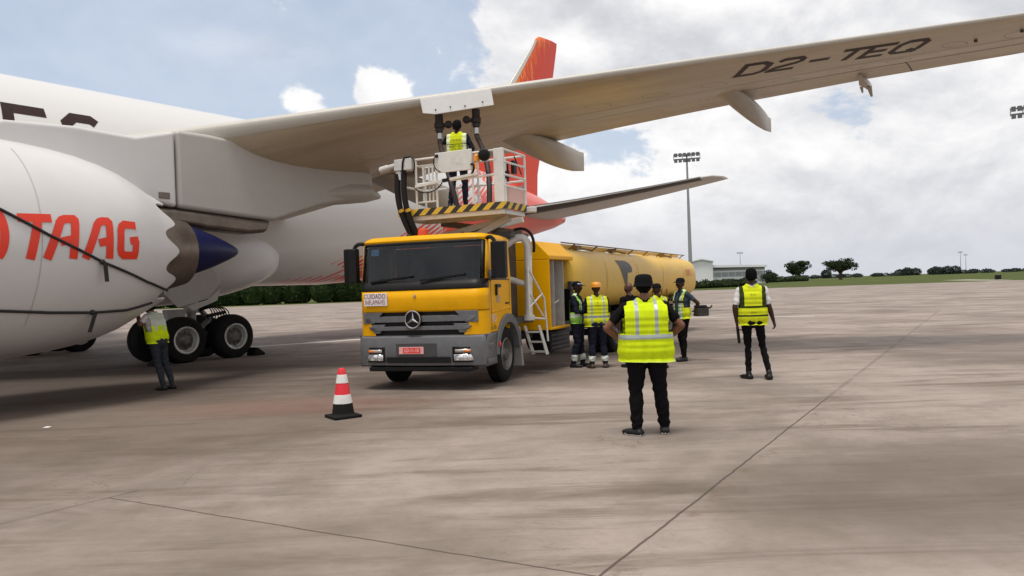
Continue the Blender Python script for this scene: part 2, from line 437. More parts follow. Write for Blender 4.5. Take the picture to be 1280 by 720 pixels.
# fuselage: superelliptic rings along s (s, centre z, half width, half height)
FS = [(0, 4.3, .05, .05), (.4, 4.3, .62, .6), (1.2, 4.4, 1.12, 1.1), (2.6, 4.62, 1.75, 1.72), (4.5, 4.85, 2.3, 2.35), (7, 5.05, 2.72, 2.86), (9, 5.12, 2.86, 3.0), (11, 5.12, 2.89, 3.03),
      (40, 5.12, 2.89, 3.03), (42, 5.17, 2.86, 2.98), (44.5, 5.3, 2.74, 2.82), (47.5, 5.5, 2.42, 2.52), (50.5, 5.68, 1.96, 2.12), (53.5, 5.8, 1.45, 1.62), (56, 5.84, .98, 1.12), (58, 5.82, .58, .68), (59.2, 5.8, .26, .3), (59.5, 5.8, .06, .08)]
def fus_at(s):
    a = np.array(FS); return [float(np.interp(s, a[:, 0], a[:, k])) for k in (1, 2, 3)]
mb = MB(); rings = []
ss = sorted(set([f[0] for f in FS] + list(np.arange(12, 40, 2.0)) + [41, 43, 46, 49, 52, 54.8, 57]))
# smooth the tail profile with a monotone cubic-like resample
for s in ss:
    z, a, b = fus_at(s)
    rings.append([(a * math.cos(u), s, z + b * math.sin(u)) for u in np.linspace(0, 2 * PI, 72, endpoint=False)])
mb.loft(rings); mb.build('fuselage', M_FUS, PL, smooth=60)
# wing to body fairing (belly bulge)
mb = MB(); rings = []
for i in range(25):
    q = i / 24; s = 20.5 + 16.6 * q
    k = math.sin(PI * min(1, q / .28) / 2) ** .7 if q < .28 else (max(0., 1 - ((q - .58) / .42) ** 2.4) ** .55 if q > .58 else 1.0)
    a = 1.3 + 2.05 * k; b = .35 + 1.25 * k
    rings.append([(a * np.sign(math.cos(u)) * abs(math.cos(u)) ** .75, s, 3.12 + b * np.sign(math.sin(u)) * abs(math.sin(u)) ** .8 - .12 * k) for u in np.linspace(0, 2 * PI, 56, endpoint=False)])
mb.loft(rings); mb.build('belly_fairing', white, PL, smooth=60)
# black titles on the upper fuselage side: the tail end of AIRLINES
FT = {'E': [[(.95, 1), (.08, 1), (.08, 0), (.95, 0)], [(.08, .52), (.8, .52)]],
      'S': [[(.95, .9), (.8, 1), (.3, 1), (.08, .82), (.12, .64), (.3, .54), (.7, .46), (.9, .34), (.9, .16), (.7, 0), (.2, 0), (.03, .1)]],
      'N': [[(.08, 0), (.08, 1), (.9, 0), (.9, 1)]], 'I': [[(.5, 0), (.5, 1)]]}
def fus_map(u, v):      # u = s, v = height along the side; 8 mm proud
    z, a, b = fus_at(u); q = (v - z) / b; q = max(-.99, min(.99, q))
    th = math.asin(q); return ((a + .008) * math.cos(th), u, z + (b + .008) * q)
mb = MB()
for ch, s0, w in (('N', 26.2, .95), ('E', 27.86, 1.05), ('S', 29.28, .92)):
    for pl in FT[ch]:
        sl_ = .32
        mb.ribbon([(s0 + x * w + (y - 1) * sl_ * .35, 5.62 + y * 1.12) for x, y in pl], .27, fus_map, step=.08)
mb.build('lettering', brown_paint, PL, smooth=0, fix=False)

# ---------------------------------------------------------------- left wing
def LE(t):
    s = 22 + .7 * t + (max(0, t - 26.5) ** 2) * .16
    return s, (5.25 + .1303 * (t - 9.3) if t > 6 else 4.82 + (t - 6) * .12) - .10
def TE(t):
    if t > 9.6: s = 33 + .38 * t
    else: s = 36.65 + (t - 9.6) * .06 + .0
    z = float(np.interp(t, [2.5, 7.2, 9.6, 13.5, 17, 20.6, 23.7, 30], [4.25, 4.86, 5.28, 5.92, 6.37, 6.76, 7.02, 7.75]))
    if t > 26.5: s += (t - 26.5) ** 2 * .05
    return s, z
XS = [0, .002, .008, .018, .035, .06, .10, .16, .24, .33, .43, .53, .63, .73, .82, .90, .96, 1.0]
def thick(x, tau): return 5 * tau * (.2969 * math.sqrt(x) - .126 * x - .3516 * x * x + .2843 * x ** 3 - .1036 * x ** 4)
def wpt(t, x, up):
    (s0, z0), (s1, z1) = LE(t), TE(t); c = s1 - s0
    tau = float(np.interp(t, [2.5, 9, 14, 20, 30], [.12, .10, .078, .068, .066]))
    y = thick(x, tau); cusp = .018 * math.sin(PI * max(0, (x - .55) / .45)) if x > .55 else 0
    kl = float(np.interp(t, [2.5, 9.7, 11.5, 14, 18], [1.4, 1.72, 1.35, 1.0, .82])); off = y * .85 + .002 if up else -y * kl + cusp
    return (t, s0 + c * x, z0 + (z1 - z0) * x + off * c)
def wing_low(t, s):     # a point just below the lower surface
    (s0, _), (s1, _) = LE(t), TE(t); x = min(1, max(0, (s - s0) / (s1 - s0))); p = wpt(t, x, False)
    return (t, s, p[2] - .006)
def wing_mesh(sign):
    mb = MB(); rings = []
    for t in [2.2, 3, 4, 5, 6, 7, 8, 9, 9.6, 10.4, 11.5, 13, 14.5, 16, 17.5, 19, 20.5, 22, 23.5, 25, 26.5, 27.5, 28.4, 29.2, 29.8, 30.1]:
        tt = min(t, 29.95)
        up = [wpt(tt, x, True) for x in XS]; lo = [wpt(tt, x, False) for x in XS[1:]]
        ring = up[::-1] + lo
        rings.append([(sign * p[0], p[1], p[2]) for p in ring])
    return mb.loft(rings)
WG = wing_mesh(1).build('wing', M_WING, PL, smooth=40)
WR = wing_mesh(-1).build('wing', M_WING, PL, smooth=40)
# bare metal slat nose along the leading edge
mb = MB(); rings = []
for t in [5.2, 8, 11, 14, 17, 20, 23, 26, 27.5]:
    pr = [wpt(t, x, True) for x in (.03, .018, .008, .002, 0)] + [wpt(t, x, False) for x in (.002, .008, .014)]
    (s0, z0) = LE(t); r_ = []
    for p in pr: r_.append((p[0], p[1] - .012, p[2] + (.006 if p[2] > z0 else -.006)))
    rings.append(r_)
mb.loft(rings, closed=False); mb.build('leading_edge_slat', pm('pale_slat_paint', (.50, .475, .43), .4, var=.05, scale=1), WG, smooth=60, fix=False)
# control surface gaps and panel lines on the lower skin
mb = MB()
def chord_line(x, t0, t1, w):
    pts = [(t, LE(t)[0] + (TE(t)[0] - LE(t)[0]) * (x(t) if callable(x) else x)) for t in np.linspace(t0, t1, 24)]
    mb.ribbon(pts, w, wing_low, step=.4)
chord_line(.70, 4, 16.9, .035); chord_line(.74, 17.3, 26, .03); chord_line(.46, 11, 26, .012)
for t in (12.2, 17.0, 21.4, 24.8):
    mb.ribbon([(t, LE(t)[0] + (TE(t)[0] - LE(t)[0]) * x) for x in (.71, .99)], .03, wing_low, step=.2)
for t in np.arange(11, 25, 1.15):    # oval tank access panels
    s = LE(t)[0] + (TE(t)[0] - LE(t)[0]) * .36
    if 18 < t < 22.5: s = LE(t)[0] + (TE(t)[0] - LE(t)[0]) * .56
    mb.ribbon([(t + .2 * math.cos(u) + .13 * math.sin(u), s + .33 * math.sin(u)) for u in np.linspace(0, 2 * PI, 18, endpoint=False)], .007, wing_low, step=.2, closed=True)
mb.build('panel_gap', seam, WG, smooth=0, fix=False)
for t, s in ((22.9, 39.2), (23.75, 39.5)):
    mb = MB(); mb.lathe([(0, .04), (-.05, .035), (-.055, .001)], wing_low(t, s), (0, 0, 1), 10); mb.build('drain_port', seam, WG)
# registration under the wing
GL = {'D': [[(.0, 0), (.0, 1), (.62, 1), (.9, .8), (.9, .2), (.62, 0)]], '2': [[(.05, .86), (.2, 1), (.75, 1), (.9, .85), (.9, .68), (.75, .55), (.18, .32), (.02, .12), (.02, 0), (.92, 0)]],
      '-': [[(.05, .48), (.95, .48)]], 'T': [[(.0, 1), (1, 1)], [(.5, .93), (.5, 0)]], 'E': [[(.95, 1), (.05, 1), (.05, 0), (.95, 0)], [(.05, .52), (.8, .52)]],
      'Q': [[(.25, 1), (.75, 1), (.95, .8), (.95, .2), (.75, 0), (.25, 0), (.05, .2), (.05, .8)], [(.62, .28), (1.0, -.08)]]}
def reg_map(u, v): return wing_low(18.47 + .82 * u * .94 + .573 * v, 36.33 + .573 * u * .94 - .82 * v)
mb = MB()
for ch, u0, w in (('D', .0, .66), ('2', .76, .66), ('-', 1.58, .52), ('T', 2.24, .66), ('E', 2.92, .60), ('Q', 3.6, .68)):
    for pl in GL[ch]:
        mb.ribbon([(u0 + x * w + (y - .5) * .06, y * .66 + .02) for x, y in pl], .142, reg_map, step=.06, closed=(ch == 'D' or (ch == 'Q' and len(pl) > 3)))
mb.build('lettering', brown_paint, WG, smooth=0, fix=False)
# flap track fairings
def canoe(t0, t1, s0, s1, z0, z1, w, h):
    mb = MB(); rings = []
    for i in range(21):
        q = i / 20; kw = max(.03, math.sin(PI * min(1, .04 + q ** .62)) ** .75) if q < 1 else .03
        kd = .04 + .96 * math.sin(PI / 2 * min(1, q / .80)) ** 1.15 * (1 if q < .85 else 1 - .12 * (q - .85) / .15); s = s0 + (s1 - s0) * q; t = t0 + (t1 - t0) * q
        rings.append([(t + w * kw * np.sign(math.cos(u)) * abs(math.cos(u)) ** 1.15, s, z0 + (z1 - z0) * q + (h * kd * math.sin(u) if math.sin(u) < 0 else h * .22 * kw * math.sin(u))) for u in np.linspace(0, 2 * PI, 24, endpoint=False)])
    mb.loft(rings); return mb
for a in ((17.62, 17.86, 37.55, 41.0, 6.42, 6.16, .28, .44), (12.5, 12.78, 35.3, 39.35, 5.72, 5.66, .42, .62), (8.55, 9.0, 34.6, 38.0, 4.98, 4.80, .55, .72)):
    canoe(*a).build('flap_track_fairing', warm_grey, WG, smooth=50)
mb = MB(); mb.loft([[(20.35 + w_ * a, s_, z_ + w_ * b) for a, b in ((-1, -.6), (1, -.6), (1, .6), (-1, .6))] for s_, z_, w_ in ((40.0, 6.70, .02), (40.5, 6.62, .10), (41.15, 6.66, .08), (41.3, 6.62, .05))])
mb.tube([(20.4, 41.0, 6.62), (20.42, 41.22, 6.38)], [.07, .03], 8); mb.tube([(20.25, 40.8, 6.6), (20.25, 40.95, 6.45)], [.05, .02], 8)
mb.build('fuel_jettison_nozzle', warm_grey, WG)
# open refuelling panel: hinged white door hanging from the leading edge, and the bay behind it
def le_pt(t, z, off=0): s = 22 + .7 * t; return (t - .573 * -off, s - .82 * -off, z)
mb = MB(); po = [(13.41, 5.66), (14.62, 5.82), (14.66, 5.48), (13.66, 5.33), (13.45, 5.36)]
mb.prism(po, lambda t, z, k: (t + .573 * (.16 + .035 * k), 22 + .7 * t - .82 * (.16 + .035 * k), z))
DOOR = mb.build('refuel_panel_door', pm('clean_white_paint', (.80, .80, .79), .35, var=.03), WG, smooth=0, bevel=.008)
mb = MB()
for t, z in ((13.67, 5.42), (13.92, 5.47), (14.17, 5.48), (14.47, 5.55)):
    mb = MB(); mb.lathe([(0, .018), (.02, .014), (.021, .001)], (t + .573 * .195, 22 + .7 * t - .82 * .195, z), (.573, -.82, 0), 8); mb.build('latch', dgrey, WG)

# ---------------------------------------------------------------- engine
ET, EZ = 9.9, 2.61
NP = [(21.3, 1.5), (21.34, 1.56), (21.5, 1.63), (22, 1.72), (23, 1.81), (24, 1.83), (25, 1.78), (25.6, 1.71), (26.1, 1.60), (26.6, 1.42), (27.0, 1.20), (27.35, 1.035)]
_s = np.array([p[0] for p in NP]); _r = np.array([p[1] for p in NP])
def smooth_interp(x, xs, ys):
    d = np.gradient(ys, xs); i = int(np.clip(np.searchsorted(xs, x) - 1, 0, len(xs) - 2)); h = xs[i + 1] - xs[i]; q = (x - xs[i]) / h
    return (2 * q ** 3 - 3 * q ** 2 + 1) * ys[i] + (q ** 3 - 2 * q ** 2 + q) * h * d[i] + (-2 * q ** 3 + 3 * q ** 2) * ys[i + 1] + (q ** 3 - q ** 2) * h * d[i + 1]
def nac_r(s): return float(smooth_interp(s, _s, _r))
def nac_map(s, th, off=0):
    r = nac_r(s) + off; return (ET + r * math.cos(th), s, EZ + r * math.sin(th))
ENG = PL
NCH = 12; nn = NCH * 12
mb = MB(); rings = []
def chev(u): return .165 * (math.cos(NCH * u + .42))       # wave of the serrated trailing edge
for s in [21.3, 21.34, 21.42, 21.6, 22, 22.5, 23, 23.5, 24, 24.5, 25, 25.4, 25.8, 26.2, 26.5, 26.8, 27.0]:
    rings.append([nac_map(s, u) for u in np.linspace(0, 2 * PI, nn, endpoint=False)])
for q in (.35, .7, 1.0):
    rings.append([nac_map(min(26.95 + q * (.23 + chev(u)), 27.4), u) for u in np.linspace(0, 2 * PI, nn, endpoint=False)])
inner = []
for q, dr in ((1.0, -.035), (.5, -.06)):
    inner.append([nac_map(min(26.95 + q * (.23 + chev(u)), 27.4), u, dr) for u in np.linspace(0, 2 * PI, nn, endpoint=False)])
inner.append([nac_map(26.5, u, -.12) for u in np.linspace(0, 2 * PI, nn, endpoint=False)])
inner.append([(ET + 1.1 * math.cos(u), 25.3, EZ + 1.1 * math.sin(u)) for u in np.linspace(0, 2 * PI, nn, endpoint=False)])
mb.loft(rings + inner[:1], cap=False)
k0 = len(mb.v); mb.loft(inner, 1, cap=False)
# inlet lip and duct
inl = [[(ET + r * math.cos(u), s, EZ + r * math.sin(u)) for u in np.linspace(0, 2 * PI, 72, endpoint=False)] for s, r in ((21.3, 1.5), (21.28, 1.45), (21.4, 1.38), (21.9, 1.36), (22.6, 1.40), (22.61, .3), (22.0, .02))]
mb.loft(inl, 2, cap=False)
COWL = mb.build('engine_cowl', [white, titan, steel], ENG, smooth=40)
# join line of fan cowl and thrust reverser, latch line below
mb = MB()
nm = lambda s, th: nac_map(s, th, .006)
mb.ribbon([(24.62 + .06 * math.sin(th * 2.2 + 1), th) for th in np.linspace(-.75, 1.0, 40)], .009, nm, step=.05)
mb.ribbon([(23.05, th) for th in np.linspace(-1.5, 1.5, 40)], .014, nm, step=.05)
mb.build('cowl_gap', pm('faint_gap', (.42, .40, .38), .6), COWL, smooth=0, fix=False)
# red airline name on the cowl, italic rounded capitals
px = np.array([60, 180, 275, 388, 485.]); ps = np.array([24.33, 24.82, 25.24, 25.80, 26.30])
def zx(x): return float(np.interp(x, px, ps))
def zz(x, y): return 3.0 + .05 * (x - 60) / 425 - (y - 92) / 143 * .65
def tmap(u, v):
    r = nac_r(u) + .008; q = max(-.95, min(.95, (v - EZ) / r)); return (ET + r * math.sqrt(1 - q * q), u, v)
L_ = [[(64, 99), (182, 98)], [(133, 106), (101, 235)],
      [(160, 235), (209, 112), (217, 103), (228, 99), (258, 98), (262, 102), (262, 112), (250, 235)], [(206, 178), (258, 166)],
      [(292, 235), (336, 116), (345, 105), (356, 101), (374, 101), (379, 106), (379, 118), (374, 235)], [(338, 180), (380, 170)],
      [(479, 112), (436, 109), (424, 118), (419, 135), (414, 200), (417, 215), (426, 223), (468, 223), (471, 212), (476, 166)], [(452, 170), (486, 166)]]
mb = MB()
for pl in L_:
    mb.ribbon([(zx(x), zz(x, y)) for x, y in pl], .128, tmap, step=.03)
# curved tail of the emblem that runs out of view at the left
mb.ribbon([(24.02 + .14 * math.cos(a), 2.72 + .36 * math.sin(a)) for a in np.linspace(-1.2, 1.2, 14)], .12, tmap, step=.03)
mb.build('lettering', red_paint, COWL, smooth=0, fix=False)
mb = MB(); mb.lathe([(25.2, 1.0), (26.3, .96), (27.0, .86), (27.6, .74), (28.0, .635), (28.0, .60), (27.5, .60), (27.0, .5)], (ET, 0, EZ), (0, 1, 0), 64)
mb.build('core_nozzle', [titan], ENG, smooth=40)
mb = MB(); mb.lathe([(27.3, .56), (27.9, .535), (28.3, .46), (28.7, .33), (29.0, .21), (29.2, .12), (29.28, .07), (29.31, .01)], (ET, 0, EZ + .05), (0, 1, 0), 48)
mb.build('exhaust_plug', blue, ENG, smooth=60)
# pylon: thin faired strut between cowl and wing
def pylon_part(name, poly, w, mat, par=PL, taper=None):
    mb = MB(); cs = np.array(poly); 
    def fn(s, z, k):
        ww = w * (taper(s, z) if taper else 1); return (9.72 + (ww if k else -ww), s, z)
    mb.prism(poly, fn); return mb.build(name, mat, par, smooth=50, bevel=.09, seg=4)
tp = lambda s, z: float(np.interp(s, [23.5, 25, 28, 31, 33.5], [.35, .8, 1, .95, .55]))
pyl = [(23.6, 4.25), (24.9, 4.78), (26, 4.84), (27.1, 4.80), (27.90, 5.02)]
pylon_part('pylon', pyl + [(27.90, 3.50), (27.6, 3.55), (27.1, 3.6), (25.7, 3.9), (24.9, 4.0), (23.6, 4.1)], .30, white, PL, tp)
pylon_part('pylon', [(27.93, 5.05), (28.6, 5.06), (29.6, 5.02), (30.6, 4.98), (31.8, 4.9), (33.4, 4.8), (33.45, 4.16), (31.63, 3.80), (30.23, 3.37), (29.5, 3.40), (27.93, 3.50)], .30, pm('pylon_grey_paint', (.43, .41, .385), .36, var=.04, scale=1), PL, tp)
pylon_part('pylon_heat_shield', [(27.3, 3.5), (27.9, 3.495), (29.5, 3.395), (30.20, 3.36), (30.05, 3.1), (29.6, 3.06), (28.6, 3.12), (27.5, 3.24)], .24, titan, PL)
mb = MB(); mb.loft([[(9.72 + w_ * math.cos(u), s_, z_ + w_ * 1.1 * math.sin(u)) for u in np.linspace(0, 2 * PI, 20, endpoint=False)] for s_, z_, w_ in ((31.0, 4.0, .10), (31.8, 4.10, .25), (32.6, 4.22, .27), (33.3, 4.28, .24), (33.8, 4.20, .05))])
mb.build('aft_pylon_fairing', pm('pylon_grey_paint', 0), PL, smooth=60)
mb = MB(); mb.box(9.99, 10.04, 27.52, 27.74, 3.66, 3.78); mb.build('pylon_vent', titan, PL, smooth=0, bevel=.01)

# ---------------------------------------------------------------- tail
def slab_fin(secs, mat, name, par, sign=1, vertical=False, th=.10):
    """secs: (span pos, s LE, s TE, height) airfoil slices"""
    mb = MB(); rings = []
    for sp, a, b, z in secs:
        c = b - a; ring = []
        for x in XS[::-1]: ring.append((x, thick(x, th)))
        for x in XS[1:]: ring.append((x, -thick(x, th)))
        if vertical: rings.append([(y * c, a + c * x, z) for x, y in ring])
        else: rings.append([(sign * sp, a + c * x, z + y * c) for x, y in ring])
    mb.loft(rings); return mb.build(name, mat, par, smooth=50)
VF = [(0, 47.5, 56.45, 6.0), (0, 49.7, 56.62, 8.2), (0, 52.3, 57.5, 11.1), (0, 54.4, 58.45, 13.4), (0, 56.3, 59.05, 15.5), (0, 56.75, 59.22, 16.1), (0, 57.2, 59.28, 16.42), (0, 58.2, 59.3, 16.5)]
FIN = slab_fin(VF, M_FIN, 'tail_fin', PL, vertical=True)
mb = MB(); rings = []
for _, a, b, z in VF[1:6]:
    c = b - a; rings.append([((1.08 if 0 else 1.0) * sg * (thick(x, .10) * c + .008), a - .012 + c * x, z) for x, sg in ((.075, 1), (.04, 1), (.015, 1), (.004, 1), (0, 0), (.004, -1), (.015, -1), (.04, -1), (.075, -1))])
mb.loft(rings, closed=False); mb.build('fin_leading_edge', pm('pale_grey_metal', (.52, .5, .47), .35, .3, var=.05), FIN, smooth=60, fix=False)
ST = [(.4, 51.3, 57.25, 5.55), (1.5, 52.1, 57.55, 5.72), (4, 53.98, 58.43, 6.12), (7, 56.23, 59.5, 6.68), (9.3, 57.98, 60.35, 7.14), (9.75, 58.5, 60.5, 7.23), (9.95, 59.4, 60.55, 7.27)]
stab_grey = pm('stabilizer_grey', (.43, .40, .36), .38, var=.06, scale=1.2)
STB = slab_fin(ST, stab_grey, 'horizontal_stabilizer', PL)
STR = slab_fin(ST, stab_grey, 'horizontal_stabilizer', PL, sign=-1)
mb = MB(); rings = []
for t, a, b, z in ST[1:5]:
    c = b - a; rings.append([(t, a - .02 + c * x, z + sg * (thick(x, .10) * c + .01)) for x, sg in ((.05, 1), (.015, 1), (0, 0), (.02, -1), (.06, -1), (.12, -1))])
mb.loft(rings, closed=False); mb.build('stabilizer_leading_edge', pm('dark_bare_edge', (.06, .05, .045), .4), STB, smooth=60, fix=False)

# ---------------------------------------------------------------- main landing gear
def aircraft_wheel(t, s, par, out):
    m = MB(); r = .625
    m.lathe([(-.25, .36), (-.26, .44), (-.245, .55), (-.19, .605), (-.1, r), (-.04, r), (-.035, r - .014), (-.02, r - .014), (-.015, r), (.015, r), (.02, r - .014), (.035, r - .014), (.04, r), (.1, r), (.19, .605), (.245, .55), (.26, .44), (.25, .36)], (t, s, .6), (1, 0, 0), 48)
    wh = m.build('wheel', rubber, par, smooth=30)
    m = MB()
    m.lathe([(out * .248, .37), (out * .262, .345), (out * .25, .315), (out * .16, .28), (out * .15, .26)], (t, s, .6), (1, 0, 0), 40)
    m.build('rim', pm('pale_grey_rim', (.55, .55, .54), .45, .3, var=.1, dirt=((.12, .1, .09), .6)), wh)
    m = MB()
    m.lathe([(out * .14, .285), (out * .145, .20), (out * .2, .15), (out * .24, .11), (out * .245, .001)], (t, s, .6), (1, 0, 0), 32)
    for k in range(9):
        a = k * 2 * PI / 9; m.lathe([(out * .13, .035), (out * .175, .03), (out * .176, .001)], (t, s + .225 * math.cos(a), .6 + .225 * math.sin(a)), (1, 0, 0), 8)
    m.build('hub', pm('brake_dust_hub', (.17, .165, .16), .5, .5, var=.2, dirt=((.04, .035, .03), .7)), wh)
def main_gear(sg):
    g = PL
    gm = pm('gear_strut_paint', (.34, .34, .34), .45, .2, dirt=((.08, .07, .06), .6))
    tc = 4.45 * sg; sc = 31.6
    for t in (5.15, 3.72):
        for s in (30.85, 32.35): aircraft_wheel(t * sg, s, g, sg if t > 4.4 else -sg)
    m = MB(); m.bar((tc, 30.8, .6), (tc, 32.4, .6), .22, .26)
    for s in (30.85, 32.35): m.tube([(3.6 * sg, s, .6), (5.25 * sg, s, .6)], .09, 12)
    m.build('bogie_beam', dgrey, g, bevel=.03)
    m = MB(); m.tube([(tc, sc, .6), (tc, sc, 1.35)], .13, 16); m.tube([(tc, sc, 1.3), (tc + .1 * sg, sc - .1, 3.4)], .2, 16)
    m.tube([(tc, sc, 1.5), (tc - 1.6 * sg, sc + .2, 2.7)], .09, 10); m.tube([(tc, sc, 1.5), (tc, sc - 1.6, 2.8)], .09, 10)
    m.build('oleo_strut', gm, g)
    m = MB(); m.bar((tc, sc + .15, 1.5), (tc, sc + .55, 1.1), .2, .08); m.bar((tc, sc + .55, 1.1), (tc, sc + .12, .72), .2, .08)
    m.build('torque_link', gm, g, bevel=.015)
    m = MB()
    for k in range(7):
        o = k * .09
        m.tube(bez((tc + .1 * sg, sc + .2, 1.45 - o * .2), (tc + .35 * sg, sc + .3 + o, 1.6), (tc + .5 * sg, sc + .5 + o, 1.3), (tc + .3 * sg, sc + .35 + o, .8 + o * .3), 14), .017, 6)
    m.tube([(tc + .45 * sg, sc + .2, 1.2), (tc + .45 * sg, sc + .75, 1.28)], .05, 10)
    m.build('brake_hose', black, g)
    m = MB(); m.box(tc + .2 * sg - .12, tc + .2 * sg + .12, sc - .9, sc - .35, 1.05, 1.42); m.build('brake_manifold', gm, g, bevel=.02)
    # outboard door carried on the leg
    m = MB(); po = [(30.05, 2.25), (30.7, 2.75), (31.3, 2.62), (31.66, 2.13), (31.27, 1.68), (30.43, 1.47), (30.05, 1.82)]
    m.prism(po, lambda s, z, k: ((5.72 + .05 * k + (z - 1.5) * .10) * sg, s, z)); d = m.build('gear_door', pm('gear_door_paint', (.50, .48, .455), .4, var=.05), g, smooth=0, bevel=.015)
    m = MB(); m.prism([(30.62, 1.50), (31.25, 1.66), (31.62, 1.95), (31.5, 1.62), (30.8, 1.38)], lambda s, z, k: ((5.80 + .04 * k) * sg, s, z)); m.build('door_lip', pm('gear_door_paint', 0), d, smooth=0)
    m = MB(); m.bar((5.6 * sg, 30.9, 1.9), (tc, sc - .1, 1.9), .07); m.bar((5.6 * sg, 31.3, 2.2), (tc, sc, 2.3), .07); m.build('door_link', gm, d)
    return g
main_gear(1); main_gear(-1)

# ---------------------------------------------------------------- things around the engine
strap_m = pm('black_webbing', (.012, .011, .011), .75)
def strap(label, pts, tags):
    """webbing lying on the cowl, through points (s, z)"""
    m = MB(); P = []
    for (a, za), (b, zb) in zip(pts[:-1], pts[1:]):
        for i in range(10): P.append((a + (b - a) * i / 10, za + (zb - za) * i / 10))
    P.append(pts[-1]); W_ = []
    for s, z in P:
        if s <= 27.3:
            r = nac_r(s) + .018; q = max(-1, min(1, (z - EZ) / r)); W_.append(AW(ET + r * math.sqrt(max(0, 1 - q * q)), s, z))
        else: W_.append(AW(ET + .75, s, z))
    m.tube(W_, .022, 8)
    o = m.build('engine_strap', strap_m); tag(o, label, 'strap', 'straps tied round the engine cowl')
    for s, z, dx in tags:
        r = nac_r(s) + .03; q = (z - EZ) / r; t = ET + r * math.sqrt(1 - q * q); mm = MB()
        b_ = MB(); mm.loft([[AW(t + .03 + a, s + b + dx * h_, z - .30 * h_) for a, b in ((0, -.03), (.02, -.03), (.02, .03), (0, .03))] for h_ in (0, .5, 1)])
        mm.ball(AW(t + .015, s - .03, z + .02), .045, 10)
        c = mm.build('hanging_tag', strap_m); c.parent = o
strap('black strap running diagonally down across the red lettering on the engine', [(23.4, 3.45), (24.14, 3.073), (24.77, 2.725), (25.61, 2.328), (26.54, 2.01), (27.2, 1.86)], [(25.62, 2.31, .02)])
strap('black strap curving along the lower side of the engine cowl', [(23.4, 1.66), (24.2, 1.604), (24.9, 1.548), (25.6, 1.517), (26.26, 1.53), (26.9, 1.64)], [(25.62, 1.50, -.10)])
def chock(t, s, d, label):
    m = MB(); m.prism([(0, 0), (.34, 0), (.34, .06), (.12, .22), (.02, .24)], lambda a, z, k: tuple(AW(t - .2 + .4 * k, s + d * a, z + .001)))
    tag(m.build('wheel_chock', rubber, None, smooth=0, bevel=.01), label, 'chock', 'chocks at the landing gear wheels')
chock(5.25, 32.92, 1, 'black rubber chock lying behind the rear wheel of the landing gear beside the truck')
chock(5.25, 30.28, -1, 'black rubber chock in front of the leading landing gear wheel, behind the leaning worker')
# ================================================================== the fuel truck (local x = towards its left side, y = rearwards from the front, z up)
PSI = R(26)
TR = thing('fuel_truck', 'yellow refuelling tanker truck with a white lift platform raised above its cab', 'truck', (-1.594, 13.048, 0), -PSI)
glass_m, nt, p = base('tinted_glass')
nt.nodes.remove(p); o_ = nt.nodes['Material Output']
tr_ = nt.nodes.new('ShaderNodeBsdfTransparent'); tr_.inputs[0].default_value = (.58, .63, .70, 1)
gl_ = nt.nodes.new('ShaderNodeBsdfGlossy'); gl_.inputs['Roughness'].default_value = .02; gl_.inputs[0].default_value = (.75, .8, .85, 1)
fr_ = nt.nodes.new('ShaderNodeFresnel'); fr_.inputs[0].default_value = 1.55
ms_ = nt.nodes.new('ShaderNodeMixShader'); nt.links.new(fr_.outputs[0], ms_.inputs[0]); nt.links.new(tr_.outputs[0], ms_.inputs[1]); nt.links.new(gl_.outputs[0], ms_.inputs[2]); nt.links.new(ms_.outputs[0], o_.inputs[0])
inter = pm('dark_cab_trim', (.008, .008, .009), .7, spec=.15)
lens = pm('headlight_reflector', (.75, .76, .78), .16, .6, var=.2, scale=20)
amber = pm('amber_lens', (.75, .20, .02), .25, coat=.6)

def plan(w, r, yend, bow=.05, n=8):
    pts = [(-w, yend)]
    for i in range(n + 1):
        a = PI - PI / 2 * i / n; pts.append((-w + r + r * math.cos(a), r - r * math.sin(a) + bow * ((w - r) / w) ** 2))
    for x in np.linspace(-w + r, w - r, 13)[1:-1]: pts.append((x, bow * (x / w) ** 2))
    for i in range(n + 1):
        a = PI / 2 - PI / 2 * i / n; pts.append((w - r + r * math.cos(a), r - r * math.sin(a) + bow * ((w - r) / w) ** 2))
    return pts + [(w, yend)]
def shell(levels, w=1.23, r=.22, yend=.36, xlim=None, bow=.05):
    """front skin: levels = [(z, forward/back offset, width factor)]"""
    m = MB(); rings = []
    for z, dy, k in levels:
        P = plan(w * k, r, yend, bow)
        if xlim: P = [(x, y) for x, y in P if abs(x) <= xlim + 1e-6]
        rings.append([(x, y + dy, z) for x, y in P])
    m.loft(rings, closed=False); return m
def rk(z): return max(0, (z - 1.72)) * .17       # windscreen rake
# cab skin
CAB = shell([(1.33, .0, 1), (1.36, -.012, 1), (1.55, -.008, 1), (1.70, 0, 1)]).build('cab', yellow, TR, smooth=50, fix=False, solid=.03)
# cab sides with wheel arch cut and window opening
WC = 1.25; AR = .60; CR = 1.50
arch = [(WC + AR * math.cos(a), .57 + AR * math.sin(a)) for a in np.linspace(PI * .80, PI * .37, 10)]
low = [(.34, .95), (WC - AR * .95, .95)] + [q for q in arch if q[1] > .95 and q[0] > WC - AR * .93] + [(CR, 1.155), (CR, 1.86), (.34, 1.86)]
frontp = [(.36, 1.862), (.44, 1.862), (.52, 2.49), (.44, 2.49)]
rear = [(1.22, 1.862), (CR, 1.862), (CR, 2.49), (1.22, 2.49)]
top = [(.44, 2.492), (CR, 2.492), (CR - .02, 2.56), (.46, 2.56)]
for sg in (-1, 1):
    m = MB()
    for po in (low, frontp, rear, top):
        m.prism(po, lambda y, z, k: (sg * (1.232 - .03 * k - max(0, z - 1.9) * .05), y, z))
    m.build('cab_side', yellow, CAB, smooth=0)
m = MB(); m.box(-1.18, 1.18, CR - .03, CR - .001, .95, 2.45); m.build('cab_rear_wall', yellow, CAB)
